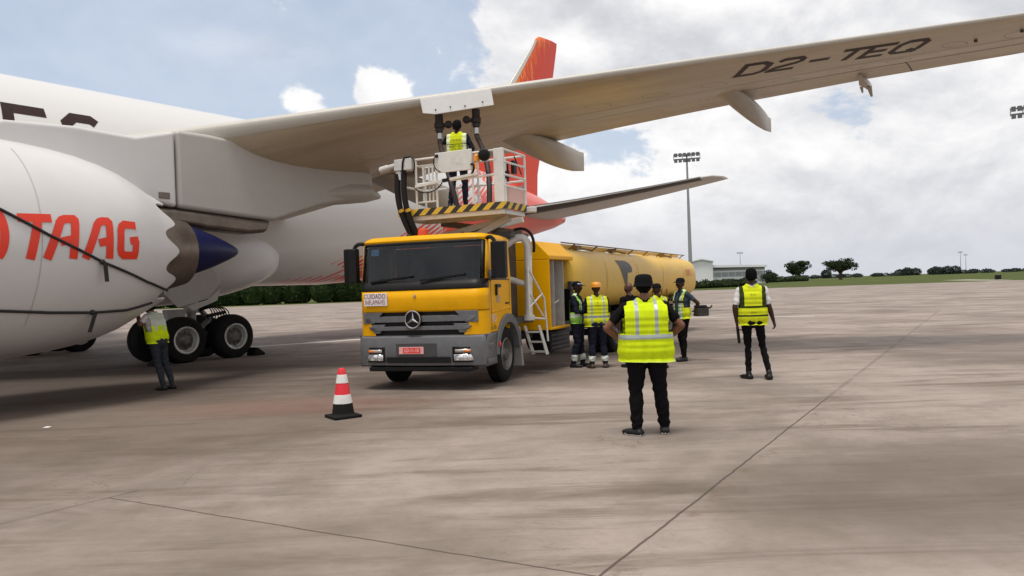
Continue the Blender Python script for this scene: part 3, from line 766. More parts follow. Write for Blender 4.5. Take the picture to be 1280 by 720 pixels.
# roof with rounded edges
m = MB(); rings = []
for z, ins, f in ((2.515, 0, .02), (2.56, .0, .0), (2.60, .03, .02), (2.635, .10, .08), (2.65, .24, .2)):
    P = plan(1.215 - ins, .20, .4, .05); 
    ring = [(x, y + .135 + f, z) for x, y in P[1:-1]] + [(1.215 - ins, CR + .02 - ins, z), (-1.215 + ins, CR + .02 - ins, z)]
    rings.append(ring)
m.loft(rings); m.build('cab_roof', yellow, CAB, smooth=50)
# black band under and round the windscreen, glass
shell([(1.70, -.004, .998), (1.72, -.006, .998), (1.86, .02, .995)], yend=.30).build('scuttle_panel', black, CAB, smooth=50, fix=False, solid=.02)
m = MB()
for zz_, th in ((2.44, .06),):
    rings = [[(x, y + rk(z) , z) for x, y in plan(1.21, .22, .3) if abs(x) < 1.18] for z in (2.485, 2.53)]
    m.loft(rings, closed=False)
for sg in (-1, 1):
    P = [q for q in plan(1.225, .22, .34) if 1.13 <= sg * q[0]]
    m.loft([[(x, y + rk(z) - .0, z) for x, y in P if sg * x < 1.215] for z in (1.86, 2.1, 2.50)], closed=False)
m.build('windscreen_frame', black, CAB, smooth=50, fix=False, solid=.02)
for sg in (-1, 1):
    m = MB()
    P = [q for q in plan(1.232, .22, .46) if 1.20 <= sg * q[0]]
    m.loft([[(x, y + rk(z) - .004, z) for x, y in P] for z in (1.86, 2.1, 2.52)], closed=False)
    m.build('windscreen_pillar', yellow, CAB, smooth=50, fix=False, solid=.02)
m = MB(); m.loft([[(x, y + rk(z) + .006, z) for x, y in plan(1.21, .22, .3) if abs(x) < 1.19] for z in np.linspace(1.85, 2.50, 7)], closed=False)
GL_ = m.build('windscreen', glass_m, TR, smooth=60, fix=False)
m = MB()
for x0, x1 in ((-.95, -.1), (.05, .9)):
    m.bar((x0, -.005 + .05 * x0 * x0, 1.86), (x1, .012 + .05 * x1 * x1 , 1.94), .018, .03)
m.build('wiper', black, GL_)
m = MB(); P = [(-.85, -.69), (2.33, 2.42)]
m.add([(x, .05 * (x / 1.21) ** 2 + rk(z) + .012 + .0, z) for z in (2.32, 2.43) for x in (-.98, -.90, -.82)], [(0, 1, 4, 3), (1, 2, 5, 4)])
m.build('windscreen_sticker', pm('pale_blue_sticker', (.18, .42, .62), .5), GL_, smooth=0)
for sg in (-1, 1):
    m = MB(); m.prism([(.44, 1.865), (1.22, 1.865), (1.22, 2.49), (.52, 2.49)], lambda y, z, k: (sg * (1.206 - .006 * k - max(0, z - 1.9) * .05), y, z))
    m.build('door_window', glass_m, TR, smooth=0)
    m = MB(); m.ribbon([(.40, 1.05), (.40, 1.84), (1.40, 1.84), (1.40, 1.28)], .018, lambda y, z: (sg * 1.236, y, z)); m.build('door_gap', seam, CAB, smooth=0, fix=False)
    m = MB(); m.ribbon([(.425, 1.865), (1.23, 1.865), (1.23, 2.495), (.505, 2.495)], .035, lambda y, z: (sg * (1.236 - max(0, z - 1.9) * .05), y, z), closed=True); m.build('window_seal', black, CAB, smooth=0, fix=False)
    m = MB(); m.box(sg * 1.235, sg * 1.275, .62, .85, 1.70, 1.76); m.box(sg * 1.235, sg * 1.27, .62, .68, 1.56, 1.70); m.build('door_handle', black, CAB, bevel=.012)
    m = MB(); m.box(sg * 1.233, sg * 1.243, 1.15, 1.34, 1.40, 1.43); m.build('side_vent', black, CAB)
# body crease on the door, small badge
m = MB(); m.prism([(.40, 1.27), (1.40, 1.32), (1.40, 1.36), (.40, 1.30)], lambda y, z, k: (1.234 + .014 * k, y, z)); m.build('door_crease', yellow, CAB, smooth=0, bevel=.006)
m = MB(); m.add([(1.238, y, z) for z in (1.44, 1.56) for y in (.70, .86)], [(0, 1, 3, 2)]); m.build('door_badge', pm('faded_badge', (.42, .30, .22), .6), CAB, smooth=0)
dec = pm('faded_white_lettering', (.72, .62, .50), .5)
m = MB(); put_text(m, '900', .20, lambda x, y: (1.2405, .50 + x, 1.17 + y), .85); m.build('lettering', dec, CAB, smooth=0)
m = MB(); put_text(m, 'm 3/h', .12, lambda x, y: (1.2405, .48 + x, 1.02 + y)); m.build('lettering', brown_paint, CAB, smooth=0)
# interior seen through the glass
m = MB(); m.box(-1.15, 1.15, .34, .62, 1.45, 1.83); m.box(-1.15, 1.15, .4, CR - .04, 1.0, 1.1)
m.build('dashboard', inter, CAB, bevel=.04)
for x in (-.62, .62):
    m = MB(); m.box(x - .24, x + .24, .75, 1.25, 1.35, 1.5); m.box(x - .24, x + .24, 1.18, 1.32, 1.45, 2.02); m.box(x - .13, x + .13, 1.2, 1.3, 2.04, 2.26); m.build('seat', inter, CAB, bevel=.04)
m = MB(); ang = [(.62 + .23 * math.cos(a), .66 + .08 * math.sin(a), 1.83 + .2 * math.sin(a)) for a in np.linspace(0, 2 * PI, 24)]; m.tube(ang, .016, 8); m.bar((.62, .66, 1.83), (.62, .5, 1.7), .05); m.build('steering_wheel', inter, CAB)
m = MB(); m.box(-1.15, 1.15, .55, CR - .05, 2.50, 2.512); m.box(-1.15, 1.15, CR - .06, CR - .035, 1.12, 2.49); m.build('headliner', pm('dark_headliner', (.010, .010, .013), .9, spec=.1), CAB)
# grille
m = MB(); m.loft([[(x, y + .045, z) for x, y in plan(1.13, .2, .3) if abs(x) < 1.1] for z in (.92, 1.34)], closed=False); m.build('grille_backing', black, TR, smooth=0, fix=False)
def slat(z0, z1, wt, wb, dy, prot):
    m = MB(); rings = []
    for z, w, d in ((z0, wb, 0), (z0 + .015, wb, -prot), (z1 - .015, wt, -prot), (z1, wt, 0)):
        rings.append([(x, .05 * (x / 1.23) ** 2 + dy + d, z) for x in np.linspace(-w, w, 17)])
    m.loft(rings, closed=False); return m
for a in ((1.15, 1.27, 1.10, 1.04, .03, .055), (1.01, 1.10, 1.0, .94, .03, .06)):
    slat(*a).build('grille_slat', grey_pl, TR, smooth=30, fix=False, solid=.02)
for sg in (-1, 1):
    for po in ([(.70, 1.335), (1.12, 1.335), (1.12, 1.14), (.90, 1.14)], [(.66, 1.125), (.96, 1.125), (.90, .97), (.78, .97)]):
        m = MB(); m.prism(po, lambda x, z, k: (sg * x, .05 * (x / 1.23) ** 2 - .02 + .04 * k, z)); m.build('grille_corner', grey_pl, TR, smooth=0, bevel=.008)
for sg in (-1, 1):
    m = MB(); rr = []
    for z in (.935, .96, 1.1, 1.25, 1.325):
        e = float(np.interp(z, [.94, 1.33], [.86, 1.04])); P = [q for q in plan(1.235, .22, .36) if q[0] > 1.06]
        rr.append([(sg * e, .05 * (e / 1.23) ** 2 - .015, z)] + [(sg * x, y - .012, z) for x, y in P])
    m.loft(rr, closed=False); m.build('corner_deflector', yellow, CAB, smooth=50, fix=False)
for sg in (-1, 1): m = MB(); m.ribbon([(1.20, 1.27), (1.165, 1.22), (1.15, 1.06), (1.10, .98)], .03, lambda x, z: (sg * x, max(.03, .26 - math.sqrt(max(0, .22 ** 2 - (max(0, x - 1.015)) ** 2)) + .03) - .03, z), step=.03); m.build('deflector_gap', black, CAB, smooth=0, fix=False)
# star badge: ring and three-pointed star
m = MB(); cz = 1.205; cy = -.075
ringp = [(-.08 + .145 * math.cos(a), cz + .145 * math.sin(a)) for a in np.linspace(0, 2 * PI, 40, endpoint=False)]
m.tube([(x, cy, z) for x, z in ringp] + [(ringp[0][0], cy, ringp[0][1])], .014, 8, cap=False)
for k in range(3):
    a = PI / 2 + k * 2 * PI / 3; tip = (-.08 + .14 * math.cos(a), cy, cz + .14 * math.sin(a)); nx, nz = -math.sin(a) * .028, math.cos(a) * .028
    bx, bz = -.08 + .0 * math.cos(a), cz
    m.add([tip, (bx + nx, cy, bz + nz), (bx, cy - .02, bz), (bx - nx, cy, bz - nz)], [(0, 1, 2), (0, 2, 3)])
m.build('star_badge', steel, TR, smooth=40, fix=False)
m = MB(); m.lathe([(-.055, .15), (-.05, .155), (.03, .15)], (-.08, -.005, cz), (0, 1, 0), 32, cap=True); m.build('badge_backing', black, TR)
# sign and badge on the yellow front
m = MB(); m.box(-1.06, -.60, -.03, -.002, 1.45, 1.67); SG_ = m.build('warning_sign', pm('white_sign', (.74, .70, .70), .5), TR, bevel=.004)
m = MB()
put_text(m, 'CUIDADO', .115, lambda x, y: (-.84 + x, -.0335, 1.612 + y), .82); put_text(m, 'INFLAMAVEL', .115, lambda x, y: (-.83 + x, -.0335, 1.51 + y), .64)
m.build('lettering', pm('maroon_lettering', (.20, .03, .04), .6), SG_, smooth=0)
m = MB(); m.lathe([(0, .028), (-.02, .024), (-.022, .001)], (-.06, -.005, 1.60), (0, 1, 0), 12); m.build('front_cap', steel, TR)
# bumper
def bump_ring(z, dy, w=1.255): return [(x, y + dy, z) for x, y in plan(w, .20, .62, .06)]
m = MB(); m.loft([bump_ring(z, d, w) for z, d, w in ((.40, .03, 1.235), (.43, -.045, 1.25), (.62, -.075, 1.255), (.80, -.07, 1.255), (.90, -.05, 1.25), (.935, .0, 1.24), (.94, .1, 1.2))], closed=False)
BMP = m.build('bumper', grey_pl, TR, smooth=40, fix=False, solid=.04)
m = MB(); m.box(-.62, .62, -.082, -.06, .475, .575); m.build('bumper_slot', black, BMP, bevel=.008)
m = MB(); m.box(-1.0, 1.0, -.04, .3, .325, .405); m.build('lower_valance', black, BMP, bevel=.02)
m = MB(); m.box(-.42, .36, -.0805, -.06, .59, .80); m.build('plate_recess', pm('recess_grey', (.05, .05, .053), .6), BMP)
m = MB(); m.box(-.36, .12, -.094, -.083, .625, .745); PT = m.build('number_plate', pm('pink_white_plate', (.72, .40, .39), .4), TR, bevel=.003)
m = MB(); m.add([(x, -.0955, z) for z in (.637, .733) for x in (-.285, .06)], [(0, 1, 3, 2)]); m.build('plate_field', pm('plate_red', (.74, .06, .05), .4), PT, smooth=0)
m = MB(); put_text(m, 'LD-11-18', .085, lambda x, y: (-.112 + x, -.097, .685 + y), .85); m.build('lettering', pm('plate_white', (.78, .6, .58), .5), PT, smooth=0)
for sg in (-1, 1):
    def hy(x): return .06 * (x / 1.25) ** 2 - .078
    m = MB(); m.loft([[(sg * x, y, z) for x, y in [(.66, hy(.66) - .012), (.80, hy(.8) - .014), (.94, hy(.94) - .012), (1.06, .0), (1.13, .045)]][::sg] for z in (.485, .50, .72, .74)], closed=False)
    hl = m.build('headlight', black, TR, smooth=40, fix=False, solid=.03)
    m = MB(); m.loft([[(sg * x, y, z) for x, y in [(.69, hy(.69) - .020), (.80, hy(.8) - .022), (.93, hy(.93) - .020), (1.05, -.012)]][::sg] for z in (.51, .615)], closed=False); m.build('lamp_lens', lens, hl, smooth=40, fix=False, solid=.006)
    m = MB()
    for xx in (.76, .90): m.lathe([(-.012, .048), (.0, .045), (.004, .03), (.012, .001)], (sg * xx, hy(xx) - .018, .563), (0, 1, 0), 16)
    m.build('lamp_bowl', steel, hl)
    m = MB(); m.loft([[(sg * x, y, z) for x, y in [(.71, hy(.71) - .020), (.80, hy(.8) - .022), (.92, hy(.92) - .020), (1.04, -.014)]][::sg] for z in (.645, .70)], closed=False); m.build('indicator_lens', pm('clear_indicator', (.45, .42, .40), .25, .3), hl, smooth=40, fix=False, solid=.006)
    m = MB(); m.ball((sg * .92, hy(.92) - .012, .672), (.075, .022, .026), 12); m.build('indicator_bulb', amber, hl)
# mirrors
for sg in (-1, 1):
    x = sg * 1.46
    m = MB(); m.loft([[(x - .12 + (.02 if abs(z - 2.15) > .27 else 0), y0, z) if 0 else (x + dx, .24 + dy, z) for dx, dy in ((-.15, .06), (-.13, -.05), (.0, -.09), (.13, -.05), (.15, .06))] for z in (1.86, 1.90, 2.16, 2.44, 2.47)])
    mir = m.build('mirror', black, TR, smooth=30, bevel=.02)
    m = MB(); m.tube(bez((sg * 1.16, .40, 2.50), (sg * 1.25, .28, 2.58), (sg * 1.36, .26, 2.58), (sg * 1.40, .25, 2.44), 8), .035, 8); m.tube([(sg * 1.22, .38, 1.84), (sg * 1.40, .26, 1.92)], .03, 8); m.build('mirror_arm', black, mir)
m = MB(); m.loft([[(1.27 + dx, .36 + dy, z) for dx, dy in ((-.12, .04), (-.1, -.05), (.1, -.05), (.12, .04))] for z in (1.83, 1.86, 1.98, 2.0)]); m.build('wide_angle_mirror', pm('blackish_glass', (.05, .055, .065), .2), TR, bevel=.02)
m = MB(); m.lathe([(0, .035), (.05, .03), (.052, .001)], (.78, .30, 2.62), (0, 0, 1), 10); m.lathe([(0, .035), (.05, .03), (.052, .001)], (-.30, .30, 2.63), (0, 0, 1), 10); m.build('roof_marker_lamp', pm('brown_lens', (.10, .03, .015), .4), TR)
# wheels
def truck_wheel(x, y, out, dual=False):
    r = .50; zc = .495
    m = MB()
    for off in ((0, -.33) if dual else (0,)):
        o = x + off * out
        m.lathe([(-.13, .29), (-.145, .36), (-.13, .45), (-.10, r - .012)] + [q for k in range(4) for q in ((-.10 + .05 * k, r), (-.065 + .05 * k, r), (-.063 + .05 * k, r - .014), (-.052 + .05 * k, r - .014))] + [(.10, r - .012), (.13, .45), (.145, .36), (.13, .29)], (o, y, zc), (1, 0, 0), 44)
    wh = m.build('wheel', rubber, TR, smooth=30)
    m = MB(); m.lathe([(out * .13, .295), (out * .145, .28), (out * .11, .262), (out * .02, .24), (out * .0, .17), (out * .02, .165)], (x, y, zc), (1, 0, 0), 36)
    m.build('rim', pm('dusty_steel_rim', (.20, .19, .18), .5, .5, dirt=((.10, .07, .05), .7)), wh)
    m = MB(); m.lathe([(0, .17), (out * .06, .165), (out * .09, .12), (out * .14, .10), (out * .15, .06), (out * .152, .001)], (x, y, zc), (1, 0, 0), 24)
    for k in range(10):
        a = k * PI / 5; m.lathe([(out * .0, .02), (out * .05, .019), (out * .052, .001)], (x, y + .205 * math.cos(a), zc + .205 * math.sin(a)), (1, 0, 0), 6)
    m.build('hub', pm('dusty_hub', (.13, .12, .115), .5, .6, dirt=((.06, .05, .04), .7)), wh)
for sg in (-1, 1):
    truck_wheel(sg * 1.06, WC, sg)
    # moulded arch and steps
    m = MB(); 
    prof = [(WC + q * math.cos(a), .5 + q * math.sin(a)) for q, aa in ((.57, np.linspace(PI * .98, PI * .04, 18)), (.73, np.linspace(PI * .04, PI * .98, 18))) for a in aa]
    m.prism(prof, lambda y, z, k: (sg * (1.272 - .30 * k), y, z)); ar = m.build('wheel_arch', grey_pl, TR, smooth=30, bevel=.015)
    m = MB(); m.ball((sg * 1.28, WC - .60, .72), (.03, .04, .05), 10); m.build('side_marker', pm('red_lens', (.55, .05, .03), .3), ar)
    m = MB(); m.box(sg * 1.0, sg * 1.24, .10, .42, .40, .93); m.build('step_well', dgrey, TR)
    for z in (.44, .70): m = MB(); m.box(sg * 1.06, sg * 1.262, .14, .44, z, z + .07); m.build('step', grey_pl, TR, bevel=.015)
    m = MB(); m.prism([(WC + .60, .95), (WC + .70, .95), (WC + .86, .20), (WC + .77, .20)], lambda y, z, k: (sg * (1.25 - .45 * k), y, z)); m.build('mud_flap', pm('pale_flap', (.33, .32, .31), .6), TR, smooth=0, bevel=.01)
# the tractor stands slightly turned against the trailer
CK = Matrix.Translation((-.47, 12.5, 0)) @ Matrix.Rotation(-R(18), 4, 'Z') @ Matrix.Diagonal((.95, 1, 1, 1)) @ Matrix.Translation((-1.25, 0, 0))
TRM = Matrix.Translation((-1.594, 13.048, 0)) @ Matrix.Rotation(-PSI, 4, 'Z')
for ch in list(TR.children): ch.matrix_local = TRM.inverted() @ CK
# chassis and running gear
for sg in (-1, 1):
    for y in (7.1, 12.4, 13.7): truck_wheel(sg * 1.02, y, sg, True)
m = MB()
for x in (-.43, .43): m.box(x - .05, x + .05, 1.2, 16.0, .62, .86)
for y in np.arange(1.8, 16, 1.3): m.box(-.43, .43, y, y + .09, .66, .82)
for y in (7.1, 12.4, 13.7): m.tube([(-1, y, .5), (1, y, .5)], .09, 10)
m.build('chassis', dgrey, TR)
m = MB(); m.box(-.55, .55, .2, 1.45, .55, 1.0); m.build('engine_block', pm('grimy_black', (.02, .018, .016), .7), TR, bevel=.05)
m = MB(); m.box(.75, 1.15, 2.95, 4.0, .38, .78); m.build('battery_box', black, TR, bevel=.02)
m = MB()
for k in range(4): m.box(1.155, 1.165, 3.0, 3.95, .43 + k * .085, .47 + k * .085)
m.build('louvre', dgrey, TR)
for sg in (-1, 1):
    m = MB(); m.box(sg * 1.14, sg * 1.17, 8.0, 11.6, .50, .62); m.box(sg * 1.14, sg * 1.17, 8.0, 11.6, .78, .88); m.build('side_guard', grey_pl, TR, bevel=.01)
    m = MB(); pr = [(13.05 + q * math.cos(a) * 1.55, .55 + q * math.sin(a) * .9) for q, aa in ((.80, np.linspace(PI, 0, 20)), (.83, np.linspace(0, PI, 20))) for a in aa]; m.prism(pr, lambda y, z, k: (sg * (1.22 - .6 * k), y, z)); m.build('mudguard', black, TR, smooth=30)
# pump box behind the cab with open hose compartment
m = MB(); bx0, bx1, by0, by1, bz0, bz1 = -1.24, 1.25, 2.78, 3.98, .82, 2.22
m.box(bx0, bx1, by0, by0 + .03, bz0, bz1); m.box(bx0, bx0 + .03, by0 + .031, by1, bz0, bz1); m.box(bx0 + .031, bx1 - .4, by1 - .03, by1, bz0, bz1)
m.box(bx0 + .031, bx1, by0 + .031, by1 - .031, bz0, bz0 + .05)
m.prism([(bx0, bz1 + .002), (bx0 + .0, 2.26), (bx0 + .22, 2.56), (bx1 - .30, 2.60), (bx1, 2.30), (bx1, bz1 + .002)], lambda x, z, k: (x, by0 + .0 + (by1 - by0 + .1) * k, z))
m.build('pump_cabinet', yellow, TR, smooth=0, bevel=.018)
PB = pm('grey_white_panel', (.42, .41, .39), .55, var=.1, dirt=((.12, .1, .09), .5))
m = MB(); m.box(.70, .72, by0 + .04, by1 - .35, bz0 + .055, bz1 - .01); m.box(.725, 1.2, by1 - .37, by1 - .35, bz0 + .055, bz1 - .01); m.box(.725, 1.22, by0 + .28, by0 + .295, bz0 + .055, bz1 - .01); m.build('compartment_lining', PB, TR)
m = MB(); m.tube(bez((.9, by0 + .16, 2.1), (1.05, by0 + .22, 1.9), (1.02, by0 + .5, 1.75), (1.0, by0 + .44, 1.1), 14), .045, 10); m.tube(bez((.95, by0 + .35, 2.15), (1.1, by0 + .42, 2.0), (1.1, by0 + .62, 1.8), (1.0, by0 + .58, 1.35), 14), .035, 10); m.build('delivery_hose', rubber, TR)
m = MB(); m.lathe([(0, .14), (.10, .14), (.12, .10), (.12, .001)], (.85, by0 + .60, 1.22), (1, 0, 0), 20, cap=True); m.lathe([(0, .10), (.14, .10), (.14, .001)], (.85, by0 + .45, 1.0), (1, 0, 0), 16, cap=True); m.tube([(.95, by0 + .35, .95), (.95, by0 + .75, .95)], .06, 10); m.tube([(.95, by0 + .5, .95), (.95, by0 + .55, 1.3)], .05, 10); m.bar((1.0, by0 + .6, 1.3), (1.12, by0 + .75, 1.4), .03)
m.build('flow_meter', white2, TR)
m = MB(); m.box(1.15, 1.25, by1 - .02, by1 + .20, 1.60, 1.78); m.build('junction_box', dgrey, TR, bevel=.01)
m = MB(); m.box(.2, 1.20, by1 + .01, by1 + .55, .95, 1.62); m.build('dark_recess_panel', black, TR, bevel=.02)
# tank
m = MB(); TZ, TH, TW = 1.83, .72, 1.245; rings = []
for y, k in ((4.05, .90), (4.10, .965), (4.25, 1), (6, 1), (8, 1), (10, 1), (12, 1), (14, 1), (15.6, 1), (15.95, .985), (16.15, .94), (16.28, .86), (16.36, .72), (16.40, .5), (16.42, .2)):
    ring = []
    for u in np.linspace(0, 2 * PI, 64, endpoint=False):
        c_, s_ = math.cos(u), math.sin(u)
        ring.append((TW * k * math.copysign(abs(c_) ** .60, c_), y, TZ + TH * k * math.copysign(abs(s_) ** .64, s_)))
    rings.append(ring)
m.loft(rings); TANK = m.build('tank', tank_yellow, TR, smooth=50)
def tank_map(y, z):
    q = max(-.97, min(.97, (z - TZ) / TH)); s_ = abs(q) ** (1 / .64); c_ = math.sqrt(1 - s_ * s_); return (TW * c_ ** .60 + .006, y, z)
m = MB()
for y in (6.3, 8.9, 11.5, 14.1): m.ribbon([(y, z) for z in np.linspace(1.22, 2.42, 12)], .05, tank_map)
m.build('tank_band', tank_yellow, TANK, smooth=0, fix=False)
# dark flag-like emblem and red figures on the tank side
m = MB(); em = [(7.15, 2.31), (7.95, 2.29), (8.22, 2.22), (8.34, 2.10), (8.32, 2.01), (8.22, 1.97), (7.92, 1.97), (7.86, 1.62), (7.72, 1.62)]
g = []
for (a, b) in em: g.append(tank_map(a, b))
NX = 18
for i in range(NX):   # vertical slices so that the emblem follows the curve
    pass
def inside_rows(poly, z):
    xs = []; n = len(poly)
    for i in range(n):
        (x0, z0), (x1, z1) = poly[i], poly[(i + 1) % n]
        if (z0 > z) != (z1 > z): xs.append(x0 + (x1 - x0) * (z - z0) / (z1 - z0))
    return sorted(xs)
zs_ = list(np.linspace(1.625, 2.285, 34))
for za, zb in zip(zs_[:-1], zs_[1:]):
    A_, B_ = inside_rows(em, za), inside_rows(em, zb)
    if len(A_) >= 2 and len(B_) >= 2:
        vs = [tank_map(A_[0] + (A_[-1] - A_[0]) * k / 4, za) for k in range(5)] + [tank_map(B_[0] + (B_[-1] - B_[0]) * k / 4, zb) for k in range(5)]
        m.add(vs, [(k, k + 1, k + 6, k + 5) for k in range(4)])
m.build('emblem', pm('dark_emblem', (.042, .034, .036), .5), TANK, smooth=0, fix=False)
m = MB(); put_text(m, '881', .34, lambda x, y: tank_map(14.9 + x, 1.98 + y), 2.2); m.build('lettering', pm('orange_red_lettering', (.60, .16, .03), .5), TANK, smooth=0)
m = MB()
for x in (-.62, .62): m.box(x - .02, x + .02, 4.2, 15.9, 2.548, 2.64)
m.build('tank_coaming', tank_yellow, TANK)
m = MB()
for y in np.arange(4.6, 16, 2.2): m.lathe([(0, .28), (.06, .28), (.09, .20), (.10, .001)], (0, y, 2.54), (0, 0, 1), 20)
m.build('manhole_lid', tank_yellow, TANK)
m = MB(); rail = pm('rusty_dark_rail', (.22, .13, .03), .6, dirt=((.06, .035, .02), .7))
m.tube([(.86, 4.4, 2.64), (.86, 15.9, 2.62)], .016, 6)
for y in np.arange(5.2, 15.8, 1.5): m.bar((.70, y, 2.50), (.86, y + .03, 2.63), .035)
for y in (5.6, 8.2, 13.2): m.bar((.72, y, 2.58), (.95, y + .5, 2.50), .04); m.box(.68, .80, y - .1, y + .2, 2.52, 2.62)
m.build('folded_guard_rail', rail, TR)
m = MB(); m.box(1.05, 1.24, 9.4, 13.2, 1.02, 1.10)
for y in (9.9, 10.4, 10.9, 11.4, 12.0): m.bar((1.2, y, 1.1), (1.2, y, 1.52 + .1 * math.sin(y * 5)), .03); m.ball((1.2, y, 1.2), .05, 8)
m.build('valve_rack', rail, TR)
# ------------------------------------------------------------ lift: mast, scissor, platform
m = MB()
m.box(-.95, .95, 1.82, 2.62, 1.0, 1.12); m.box(-.9, -.78, 1.85, 2.6, 1.12, 2.68); m.box(.5, .62, 1.85, 2.6, 1.12, 2.68); m.box(-.9, .9, 1.84, 2.0, 2.64, 2.74); m.box(-.9, .9, 2.46, 2.6, 2.64, 2.74)
m.build('lift_base_frame', dgrey, TR, bevel=.01)
m = MB()
for y in (1.98, 2.50):
    m.bar((-.75, y, 2.74), (.85, y, 3.02), .06, .12); 
m.build('scissor_arm', white2, TR, bevel=.01)
m = MB()
for y in (2.06, 2.42): m.bar((.85, y, 2.74), (-.75, y, 3.02), .06, .12)
m.build('scissor_arm', pm('brown_grey_steel', (.16, .13, .10), .5, dirt=((.07, .05, .04), .5)), TR, bevel=.01)
m = MB(); m.bar((.0, 1.9, 2.66), (.85, 1.9, 3.02), .07, .13); m.build('lift_brace', white2, TR, bevel=.01)
m = MB(); m.lathe([(0, .10), (.02, .11), (.16, .09), (.19, .05), (.195, .001)], (-.52, 1.0, 2.66), (0, 0, 1), 20, cap=True); m.build('beacon', pm('orange_red_beacon', (.62, .07, .02), .35), TR)
px0, px1, py0, py1, pz = -1.12, 1.16, 1.13, 2.08, 3.22
m = MB(); m.box(px0, px1, py0, py1, pz - .03, pz); m.box(px0 + .05, px1 - .05, py0 + .04, py0 + .10, 3.02, pz - .115); m.box(px0 + .05, px1 - .05, py1 - .1, py1 - .04, 3.02, pz - .115); m.box(px1 - .1, px1 - .04, py0 + .1, py1 - .1, 3.02, pz - .115); m.box(px0 + .04, px0 + .1, py0 + .1, py1 - .1, 3.02, pz - .115)
PF = m.build('platform_floor', white2, TR, bevel=.006)
hz, nt, p = base('black_yellow_hazard_stripes'); x, y, z = sep(nt, coords(nt))
st = ((x + y * 1.0 - z * 1.1) * 3.7).fr().gt(.5); wr = noise(nt, coords(nt), 9, 5, .7)
setc(nt, p, mixc(nt, wr.ss(.55, .75) * .5, mixc(nt, st, (.62, .40, .03), (.018, .017, .016)), (.16, .13, .1))); p.inputs['Roughness'].default_value = .5
m = MB(); m.box(px0 - .02, px1 + .012, py0 - .012, py0, pz - .112, pz + .012); m.box(px1, px1 + .012, py0, py1, pz - .112, pz + .012); m.box(px0 - .02, px0, py0, py1, pz - .112, pz + .012)
m.build('hazard_stripe_edge', hz, PF, smooth=0)
RT = 4.17
def rails(name, bars, r=.022, mat=white2):
    m = MB()
    for a, b in bars: m.tube([a, b], r, 8)
    return m.build(name, mat, TR)
_before = set(TR.children)
yf, yb = py0 + .03, py1 - .03
xr = px1 + .10
rails('guard_rail', [((-.60, yf, RT), (xr, yf, RT)), ((-.60, yf, 3.70), (xr, yf, 3.74))] + [((x, yf, pz), (x, yf, RT)) for x in (-.60, -.15, .62)])
rails('guard_rail', [((-.96, yb, RT), (xr, yb, RT)), ((-.96, yb, 3.70), (xr, yb, 3.70))] + [((x, yb, pz), (x, yb, RT)) for x in (-.96, -.35, .25, .85, xr)])
rails('guard_rail', [((xr, yf, RT), (xr, yb, RT)), ((xr, yf, 3.72), (xr, yb, 3.72)), ((xr, yf, 3.52), (xr, yb, 3.52)), ((xr, yf, 3.95), (xr, yb, 3.95))])
rails('guard_rail', [((-.96, yf, pz), (-.96, yf, RT)), ((-.96, yf, RT), (-.96, yb, RT)), ((-.96, yf, 3.7), (-.96, yb, 3.7))])
rails('gate', [((-.46, yf + .03, 3.35), (-.46, yf + .03, 4.06)), ((-.33, yf + .03, 3.35), (-.33, yf + .03, 4.06)), ((-.25, yf + .03, 3.35), (-.25, yf + .03, 4.06)), ((-.58, yf + .03, 4.05), (-.18, yf + .03, 4.05)), ((-.58, yf + .03, 3.36), (-.18, yf + .03, 3.36))], .017)
m = MB(); m.box(1.06, 1.262, py0 + .005, py0 + .07, pz, RT + .03); m.build('corner_post', white2, TR, bevel=.012)
m = MB(); m.box(-.14, .64, yf - .06, yf - .03, 3.86, 4.24); bd = m.build('control_cabinet', white2, TR, bevel=.012)
m = MB(); m.tube(bez((-.10, yf - .065, 4.2), (-.18, yf - .14, 4.1), (-.12, yf - .12, 3.9), (-.02, yf - .065, 3.88), 10), .010, 6); m.ball((-.09, yf - .07, 4.18), .035, 8); m.build('cable', black, bd)
pink, nt, p = base('thin_mesh_panel'); p.inputs['Base Color'].default_value = (.55, .42, .38, 1); p.inputs['Roughness'].default_value = .6; p.inputs['Alpha'].default_value = .62
m = MB(); m.box(.66, 1.24, yb + .02, yb + .03, 3.24, 3.62); m.build('kick_panel', pink, TR)
m = MB(); m.tube([(.9, yb, 3.72), (.9, yb, 4.1)], .02, 8); m.box(.86, .94, yb - .04, yb + .0, 3.78, 3.92); m.build('control_stalk', black, TR)
m = MB(); m.lathe([(-.06, .03), (-.05, .10), (.04, .115), (.10, .10), (.12, .04), (.125, .001)], (.90, yf - .04, 4.10), (.3, -.9, -.2), 20); m.build('work_lamp', black, TR)
m = MB(); m.lathe([(0, .06), (.10, .055), (.13, .03), (.132, .001)], (.73, yf - .03, 4.00), (0, 0, 1), 14, cap=True); m.build('beacon', pm('orange_beacon', (.80, .28, .02), .35), TR)
m = MB(); m.box(xr - .05, xr + .01, 1.55, 1.68, 3.78, 4.02); m.tube([(xr, 1.6, 4.1), (xr, 1.9, 3.8)], .012, 6); m.build('control_box', black, TR)
m = MB(); m.box(px1 + .09, px1 + .29, py1 - .10, py1 + .05, 3.09, 3.20); m.build('lift_hinge', white2, TR, bevel=.02)
m = MB(); m.bar((-.60, yf - .03, 3.66), (.75, yf - .05, 3.78), .045); m.build('safety_bar', white2, TR)
m = MB(); m.tube(bez((.62, yf - .05, 3.78), (.75, yf - .1, 3.85), (.7, yf - .1, 4.0), (.62, yf - .05, 3.95), 8), .02, 6); m.tube(bez((-.6, yf - .05, 3.62), (-.4, yf - .1, 3.45), (-.1, yf - .1, 3.5), (0, yf - .05, 3.68), 10), .012, 6); m.bar((.02, yf - .06, 3.71), (.16, yf - .07, 3.72), .06); m.build('cable', black, TR)
